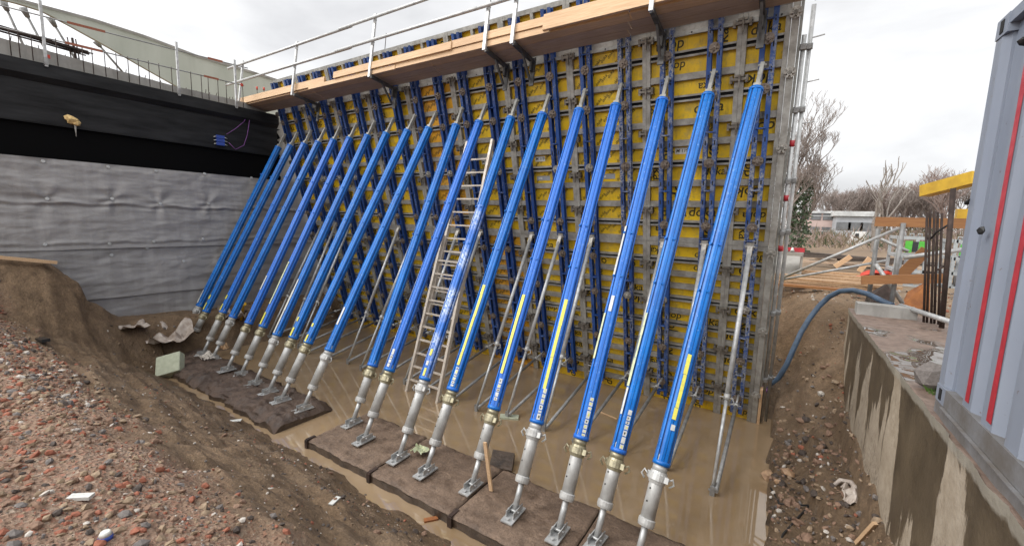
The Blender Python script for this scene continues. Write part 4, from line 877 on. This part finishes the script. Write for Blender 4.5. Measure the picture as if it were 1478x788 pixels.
for q,(x0,x1,Y,mt,lb) in enumerate(((1248,1290,10.0,'rust','dark rusty steel plate leaning under the lower timber'),(1302,1345,9.8,'rust_orange','orange rusted steel sheet under the lower timber'))):
    A,Bq=S(x0,432,Y),S(x1,412,Y); k=MB(); k.add([V((A.x,Y,-1.3)),V((Bq.x,Y-.1,-1.3)),V((Bq.x,Y+.15,Bq.z+.08)),V((A.x+.1,Y+.2,A.z+.12))],[(0,1,2,3)]); k.add([v+V((0,.02,0)) for v in k.v],[(3,2,1,0)]); tag(k.build('steel_plate',M[mt],None),lb,'steel plate')
# hose
hp=[(1101,566,8.9),(1112,556,8.9),(1124,545,8.9),(1136,525,8.9),(1146,502,9.0),(1156,480,9.15),(1168,460,9.35),(1182,442,9.5),(1197,428,9.5),(1213,420,9.45),(1232,419,9.3),(1252,424,9.1),(1270,433,8.95),(1288,441,8.8)]
pts=[aty(x,y,Y) for x,y,Y in hp]; k=MB(); k.tube(pts,[.018,.026]+[.045]*12,12); tag(k.build('drain_hose',M['hose'],None),'blue drain hose arching out of the trench over the bank','hose')
k=MB(); c=aty(1103,562,8.85)
for q in range(7): k.rock(c+V((.05*math.cos(q*2),.05*math.sin(q*3),.04*math.sin(q))),.03,.03,.025,q)
tag(k.build('purple_tape',M['purple'],None),'knot of purple tape at the lower end of the blue hose','tape')
def hit(px,py,lift=0.0):
    d=ray(px,py); t=1.5
    while t<40:
        p=d*t
        if p.z<=max(height(p.x,p.y)[0],WZ): break
        t+=.02
    return V((p.x,p.y,max(height(p.x,p.y)[0],WZ)+lift))
# debris in the trench
def lump(px,py,z,s,mt,lb,name='clay_lump',cat='clay lump'):
    c=hit(px,py); s*=1.15; k=MB(); k.rock(c+V((0,0,s*.45)),s,s*.8,s*.65,px,False,.3); tag(k.build(name,M[mat_] if False else M[mt],None),lb,cat)
lump(1108,690,-3.5,.095,'clay','larger brown clay lump at the puddle edge in the trench'); lump(1136,687,-3.45,.08,'clay','tan clay lump right of the larger lump in the trench'); lump(1122,698,-3.5,.045,'clay','small clay lump in front of the two larger lumps')
def crumple(px,py,z,w,d,h,mt,lb,seed,name='plastic_film',cat='plastic film',nu=14):
    c=atz(px,py,z) if z>WZ+.1 and 250<px<800 and z<-3.3 else hit(px,py); k=MB()
    k.grid(lambda u,v:c+V(((u-.5)*w+.12*w*mnoise.noise(V((u*4,v*4,seed))),(v-.5)*d+.12*d*mnoise.noise(V((u*4,v*4,seed+9))),.02+h*abs(mnoise.noise(V((u*2.6,v*2.6,seed+3))))*1.8)),nu,nu,False); tag(k.build(name,M[mt],None),lb,cat)
crumple(1232,722,-3.15,.22,.34,.10,'plastic_film','torn dirty white plastic film against the foot of the retaining wall',2.2)
k=MB(); c=hit(1228,716,.04); k.tube([c+V((-.16,.05,.0)),c+V((-.1,.1,.06)),c+V((0,.08,.08)),c+V((.05,-.05,.05)),c+V((.06,-.2,.0)),c+V((.1,-.25,.02))],[.02,.028,.03,.028,.03,.02],8); tag(k.build('torn_tube',M['plastic_film'],None),'bent whitish plastic tube on the torn film by the wall foot','plastic tube')
k=MB(); k.bar(hit(1236,788,.03),hit(1262,763,.05),.04,.03); tag(k.build('wood_stick',M['timber'],None),'short pale stick at the bottom of the trench by the wall','stick')
k=MB(); pts=[hit(x,y,.012) for x,y,z in ((1112,705,-3.45),(1125,728,-3.4),(1150,730,-3.36),(1168,732,-3.33),(1150,750,-3.36),(1130,772,-3.42),(1120,800,-3.45))]; k.tube(pts,.011,6); tag(k.build('black_cable',M['rubber'],None),'black cable snaking over the mud in the trench','cable')
# left side debris
a,b=atx(-6,371,-12.2),atx(82,379,-12.2); k=MB(); k.bar(a,b,.09,.06); tag(k.build('pale_batten',M['timber'],None),'pale timber batten lying on the mud at the far left','batten')
c=atz(246,536,WZ+.12); k=MB(); n_=V((.45,-.62,.64)).normalized(); e1=V((.75,.62,.12)); e1=(e1-n_*e1.dot(n_)).normalized(); e1=(e1+n_.cross(e1)*.22).normalized(); e2=n_.cross(e1); k.obox(c+V((-.05,.02,.12)),e1*.23,e2*.23,n_*.10); o=k.build('foam_block',M['green_foam'],None); tag(o,'pale green block tilted against the end of the far timber pad','foam block'); bv=o.modifiers.new('b','BEVEL'); bv.width=.02; bv.segments=3
crumple(240,492,-3.25,1.0,.9,.30,'plastic_film','large crumpled dirty plastic sheet at the far left props',4.1); crumple(190,473,-2.75,.8,.5,.10,'plastic_film','flat pale plastic scrap on the mud bank left of the props',6.3); crumple(338,461,-2.9,.7,.5,.30,'plastic_film','whitish plastic bundle behind the far props near the wall',8.8)
crumple(297,518,WZ+.18,.34,.24,.12,'stone_white','small whitish lump of film on the far timber pad',1.7,'film_scrap','film scrap'); crumple(322,504,WZ+.16,.22,.2,.10,'timber','crumpled tan scrap on the far timber pad between two props',3.7,'paper_scrap','paper scrap')
k=MB(); A=hit(348,462); k.tube([A,A+V((.09,.02,.42)),A+V((.14,.02,.47))],[.03,.05,.07],10); tag(k.build('yellow_sleeve',M['yellow_paint'],None),'yellow plastic sleeve standing behind the far props','plastic sleeve')
def flat(px,py,z,w,d,ang,mt,lb,name,cat,t=.012):
    c=hit(px,py) if not(580<px<900) else atz(px,py,z); q=Matrix.Rotation(ang,3,'Z'); k=MB(); k.obox(c+V((0,0,t/2+.006)),q@V((w/2,0,0)),q@V((0,d/2,0)),(0,0,t/2)); tag(k.build(name,M[mt],None),lb,cat)
flat(340,608,-3.5,.17,.07,.9,'sticker_white','white plastic chip on the mud near the far pad','plastic_chip','plastic chip'); flat(483,724,-3.3,.05,.12,.3,'sticker_white','white plastic chip on the slope below the near pad','plastic_chip','plastic chip')
flat(117,723,-1.7,.12,.045,.7,'sticker_white','white tile fragment in the red rubble','tile_fragment','tile fragment',.02); flat(62,494,-1.85,.2,.1,.2,'dark_glass','dark blue scrap near the heap edge at the left','plastic_scrap','plastic scrap',.05)
c=hit(153,781); k=MB(); k.tube([c,c+V((0,0,.03))],.03,10); k.cur=1; k.tube([c+V((0,0,.03)),c+V((0,0,.05))],[.03,.02],10); tag(k.build('bottle_cap',[M['box_blue'],M['sticker_white']],None),'blue and white bottle cap in the rubble at the bottom left','bottle cap')
flat(600,352+264,WZ+.135,.001,.001,0,'sticker_white','x','tmp','x') if False else None
c=atz(625,660,zt+.02); crumple(607,652,WZ+.17,.20,.18,.07,'sticker_pale','dull yellow rag on the near timber pad',5.5,'rag','rag'); 
k=MB(); A=atz(709,708,zt+.01); d=ray(700,638); Bq=d*(A.y+.0)/d.y; k.bar(A,Bq,.05,.022,(0,1,0)); tag(k.build('wooden_lath',M['timber'],None),'pale wooden slat leaning on the fifth prop','slat')
k=MB(); c=atz(725,668,WZ+.03); k.obox(c+V((0,0,.03)),V((.16,.05,0)),V((-.06,.13,.05)),V((0,-.01,.03))); tag(k.build('broken_board',M['pad_edge'],None),'broken dark board end in the water behind the pale slat','board')
flat(735,603,WZ-.005,.34,.16,.5,'green_foam','pale floating board at the foot of a thin prop','floating_board','board',.03); flat(878,600,WZ-.004,.36,.025,-.25,'timber','thin pale lath floating in the water','floating_lath','lath',.012)
k=MB(); k.bar(atz(612,752,WZ+.0),atz(632,748,WZ),.06,.04); tag(k.build('rusty_lug',M['rust_orange'],None),'rusty lug sticking out at the pad joint in the water','steel lug')
# ------------------------------------------------------------------ background buildings, van, trees
YB2=62
def bx(x0,x1,yt,Y): a=S(x0,yt,Y); b=S(x1,yt,Y); return a.x,b.x,max(a.z,b.z)
x0,x1,zt2=bx(1147,1209,308,60); root=thing('house','pinkish brick house with a flat roof line behind bare trees','house',((x0+x1)/2,60,-1.3))
k=MB(); k.box(((x0+x1)/2,64,(zt2-1.3)/2),x1-x0,8,zt2+1.3); k.build('walls',M['bldg_pink'],root); k=MB(); k.box(((x0+x1)/2,64,zt2+.1),x1-x0+.4,8.4,.25); k.build('roof',M['bldg_white'],root)
for q in range(3):
    for r in range(2): k=MB(); c=V((x0+(x1-x0)*(.25+.27*q),59.96,.1+1.7*r-.3)); k.box(c,.9,.06,.9); k.cur=1; k.box(c+V((0,-.04,0)),1.0,.04,.08); k.build('window',[M['win_far'],M['bldg_white']],root)
x0,x1,zt2=bx(1208,1267,310,56); root=thing('flat_roof_building','low grey flat-roofed building with a pale fascia behind the van','building',((x0+x1)/2,56,-1.3))
k=MB(); k.box(((x0+x1)/2,59,(zt2-1.3)/2),x1-x0,6,zt2+1.3); k.build('walls',M['bldg_grey'],root); k=MB(); k.box(((x0+x1)/2,59,zt2+.05),x1-x0+.5,6.6,.5); k.build('fascia',M['bldg_white'],root)
for q in range(3): k=MB(); k.box((x0+(x1-x0)*(.2+.3*q),55.96,.4),1.2,.06,.8); k.build('window',M['win_far'],root)
a,b=S(1226,356,52),S(1249,343,52); root=thing('parked_van','white van parked far behind in front of the grey building','van',((a.x+b.x)/2,52,-1.9)); w=b.x-a.x; zc=-1.9
k=MB(); k.prof([(0,.3),(0,1.05),(w*.12,1.15),(w*.28,1.75),(w,1.8),(w,.3)],V((a.x,52,zc)),V((a.x,53.7,zc)),V((1,0,0)),V((0,0,1))); k.build('body',M['white_paint'],root)
k=MB(); k.add([V((a.x+w*.2,51.98,zc+1.15)),V((a.x+w*.55,51.98,zc+1.15)),V((a.x+w*.55,51.98,zc+1.6)),V((a.x+w*.31,51.98,zc+1.6))],[(0,1,2,3)]); k.build('side_window',M['dark_glass'],root)
for q in (.2,.8): k=MB(); k.tube([V((a.x+w*q,51.95,zc+.32)),V((a.x+w*q,52.15,zc+.32))],.32,14); k.build('wheel',M['rubber'],root)
def tree(px,Y,ht,spread,lb,mat,seed,depth=6,trunk_r=.16,grp='bare trees on the skyline',lean=0,upr=.35,ivy=0,kids=(2,3)):
    base=S(px,340,Y); base=V((base.x,Y,-1.4)); rr=random.Random(seed); root=thing('bare_tree',lb,'tree',base,grp)
    tr=MB(); cr=MB(); th=ht*.22
    def go(p,d,l,r,dep):
        pts=[p]; dd=d.copy()
        for q in range(2):
            dd=(dd+V((rr.uniform(-.18,.18),rr.uniform(-.18,.18),rr.uniform(-.02,.14)))).normalized(); pts.append(pts[-1]+dd*l/2)
        (tr if dep>=depth-1 else cr).tube(pts,[r,r*.86,r*.7],6 if dep>=depth-1 else 3,cap=False)
        if dep==0: return
        for q in range(rr.choice(kids) if dep<depth else 4):
            ax=V((rr.uniform(-1,1),rr.uniform(-1,1),0)); nd=(dd*(.75)+ax.normalized()*spread*rr.uniform(.5,1.1)+V((0,0,upr*rr.uniform(.3,1)))).normalized()
            st_=pts[-1] if q<2 else pts[1]; go(st_,nd,l*rr.uniform(.62,.86),max(r*.62,.006+.0006*Y*.25),dep-1)
    go(base,V((lean,0,1)),th,trunk_r,depth)
    tr.build('trunk',M[mat],root); cr.build('crown',M[mat],root)
    if ivy:
        iv=MB()
        for q in range(ivy):
            z=rr.uniform(0,ht*.45); a=rr.uniform(0,2*PI); rad=rr.uniform(.15,.55)*(1.3-z/ht); p=base+V((math.cos(a)*rad+lean*z,math.sin(a)*rad,z)); e=V((rr.uniform(-1,1),rr.uniform(-1,1),rr.uniform(-1,1))).normalized()*.09; g2=e.orthogonal().normalized()*.07
            iv.add([p-e,p+g2,p+e,p-g2],[(0,1,2,3)])
        iv.build('ivy',M['ivy'],root)
tree(1152,30,9.6,.55,'tall bare tree with ivy on its trunk next to the formwork edge','bark',1,8,.22,ivy=900,kids=(2,3,3))
tree(1140,33,8.0,.55,'bare tree half hidden by the formwork edge','bark',12,6,.18,kids=(2,3))
tree(1265,34,8.6,.5,'lone pale bare tree with few branches standing above the tree line','bark_pale',4,4,.16,kids=(2,2,3))
info=[(1185,74,9.5,'bare tree behind the left end of the pink house'),(1205,70,9,'bare tree above the right end of the pink house'),(1225,76,10,'bare tree above the left of the grey building'),(1243,72,9.5,'bare tree above the grey building left of the lone pale tree'),(1285,72,9,'reddish bare tree right of the lone pale tree'),(1303,68,9,'reddish bare tree above the upper trestle timber'),(1322,72,10,'bare tree left of the yellow beam end'),(1343,70,10,'bare tree directly behind the yellow beam'),(1368,60,11.5,'tall bare tree between the yellow beam and the container'),(1392,64,10,'bare tree nearest the container edge'),(1168,72,9,'bare tree right of the ivy tree'),(1262,80,9,'bare tree directly behind the lone pale tree'),(1420,60,10,'bare tree hidden partly by the container')]
more=[(1195,82,10.5,'faint bare tree far behind the pink house'),(1233,84,10.5,'faint bare tree far behind the grey building'),(1254,83,10,'faint bare tree far behind, left of the lone pale tree'),(1276,82,10.5,'faint bare tree far behind, right of the lone pale tree'),(1294,83,10,'faint bare tree far behind the upper trestle timber'),(1313,82,10.5,'faint bare tree far behind the grey caged machine'),(1333,82,11,'faint bare tree far behind the yellow beam tip'),(1356,80,11,'faint bare tree far behind the dark upright bars')]
for q,(px,Y,ht,lb) in enumerate(more): tree(px,Y,ht,.6,lb,'bark',60+q,7,.16,kids=(2,3,3))
for q,(px,Y,ht,lb) in enumerate(info[:12]): tree(px,Y,ht*1.0,.62,lb,'bark_red' if q%2==0 else 'bark',20+q,7,.17,kids=(2,3,3) if q%3 else (3,2,3))
# undergrowth band: uncountable
k=MB(); rr=random.Random(77)
for q in range(15500):
    px=rr.uniform(1112,1420) if q<6500 else rr.choice([rr.uniform(780,1112),rr.uniform(1420,1760)]); Y=rr.uniform(36,58) if rr.random()<.4 else rr.uniform(66,84); base=S(px,340,Y); hmax=(1.5 if Y<60 else 3.2 if q<6500 else 6.5); 
    x=base.x; z=-1.4+hmax*rr.random()**1.6*(.6+.5*nz(x,Y,.25,3)); p=V((x,Y,z)); d=V((rr.uniform(-.6,.6),rr.uniform(-.3,.3),rr.uniform(.3,1))).normalized()*rr.uniform(.35,1.0); s_=V((d.z,0,-d.x)).normalized()*rr.uniform(.02,.05)*(1.6 if Y>60 else 1)
    if Y<52 and 1222<px<1252 and rr.random()<.75: continue
    k.cur=rr.choice([0,0,0,1,1,2]); k.add([p-s_,p+s_,p+d],[(0,1,2)])
tag(k.build('undergrowth',[M['scrub'],M['bark_red'],M['ivy']],None),'brown winter undergrowth along the far edge of the site','undergrowth',None,'stuff')
# ------------------------------------------------------------------ world and sun
wd=bpy.data.worlds.new('World'); sc.world=wd; wd.use_nodes=True; nt=wd.node_tree; N=nt.nodes; Lk=nt.links
bg=N['Background']; out=N['World Output']
SUN_EL,SUN_AZ=R(52),R(215)
sky=N.new('ShaderNodeTexSky'); sky.sky_type='NISHITA'; sky.sun_disc=False; sky.sun_elevation=SUN_EL; sky.sun_rotation=SUN_AZ; bg.inputs['Strength'].default_value=.10; Lk.new(sky.outputs[0],bg.inputs[0])
tc=N.new('ShaderNodeTexCoord'); mp=N.new('ShaderNodeMapping'); mp.inputs['Scale'].default_value=(1,1,2.6); Lk.new(tc.outputs['Generated'],mp.inputs[0])
n1=N.new('ShaderNodeTexNoise'); n1.inputs['Scale'].default_value=2.1; n1.inputs['Detail'].default_value=7; n1.inputs['Roughness'].default_value=.52; n1.inputs['Distortion'].default_value=.25; Lk.new(mp.outputs[0],n1.inputs['Vector'])
cr=N.new('ShaderNodeValToRGB'); e=cr.color_ramp.elements; e[0].position=.30; e[0].color=(.62,.622,.638,1); e[1].position=.60; e[1].color=(1.0,1.0,1.0,1)
x=e.new(.47); x.color=(.84,.843,.853,1); Lk.new(n1.outputs['Fac'],cr.inputs[0])
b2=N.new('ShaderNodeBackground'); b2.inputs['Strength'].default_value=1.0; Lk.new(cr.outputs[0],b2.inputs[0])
dt=N.new('ShaderNodeVectorMath'); dt.operation='DOT_PRODUCT'; Lk.new(tc.outputs['Generated'],dt.inputs[0]); dt.inputs[1].default_value=tuple(V((-.32,-.74,.58)).normalized())  # bright sky lobe behind the camera, added to light the formwork
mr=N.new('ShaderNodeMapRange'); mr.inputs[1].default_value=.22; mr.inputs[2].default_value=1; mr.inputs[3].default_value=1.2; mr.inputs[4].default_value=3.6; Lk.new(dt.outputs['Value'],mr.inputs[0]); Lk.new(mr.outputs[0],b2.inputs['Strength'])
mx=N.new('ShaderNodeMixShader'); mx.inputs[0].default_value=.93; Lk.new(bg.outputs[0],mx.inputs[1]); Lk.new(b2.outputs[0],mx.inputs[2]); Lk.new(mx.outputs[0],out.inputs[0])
sl=bpy.data.lights.new('sun','SUN'); sl.energy=1.5; sl.angle=R(20); sl.color=(1,.97,.93); so=bpy.data.objects.new('sun',sl); C.objects.link(so)
sd=V((-.60,-.50,.66)).normalized(); so.rotation_euler=(-sd).to_track_quat('-Z','Y').to_euler()
sky.sun_elevation=math.asin(sd.z); sky.sun_rotation=math.atan2(sd.x,sd.y)
sc.view_settings.view_transform='Standard'; sc.view_settings.look='None'; sc.view_settings.exposure=0; sc.view_settings.gamma=1
sc.render.engine='CYCLES'; sc.cycles.use_denoising=True; sc.cycles.max_bounces=6; sc.cycles.diffuse_bounces=3; sc.cycles.glossy_bounces=3
sc.cycles.caustics_reflective=False; sc.cycles.caustics_refractive=False
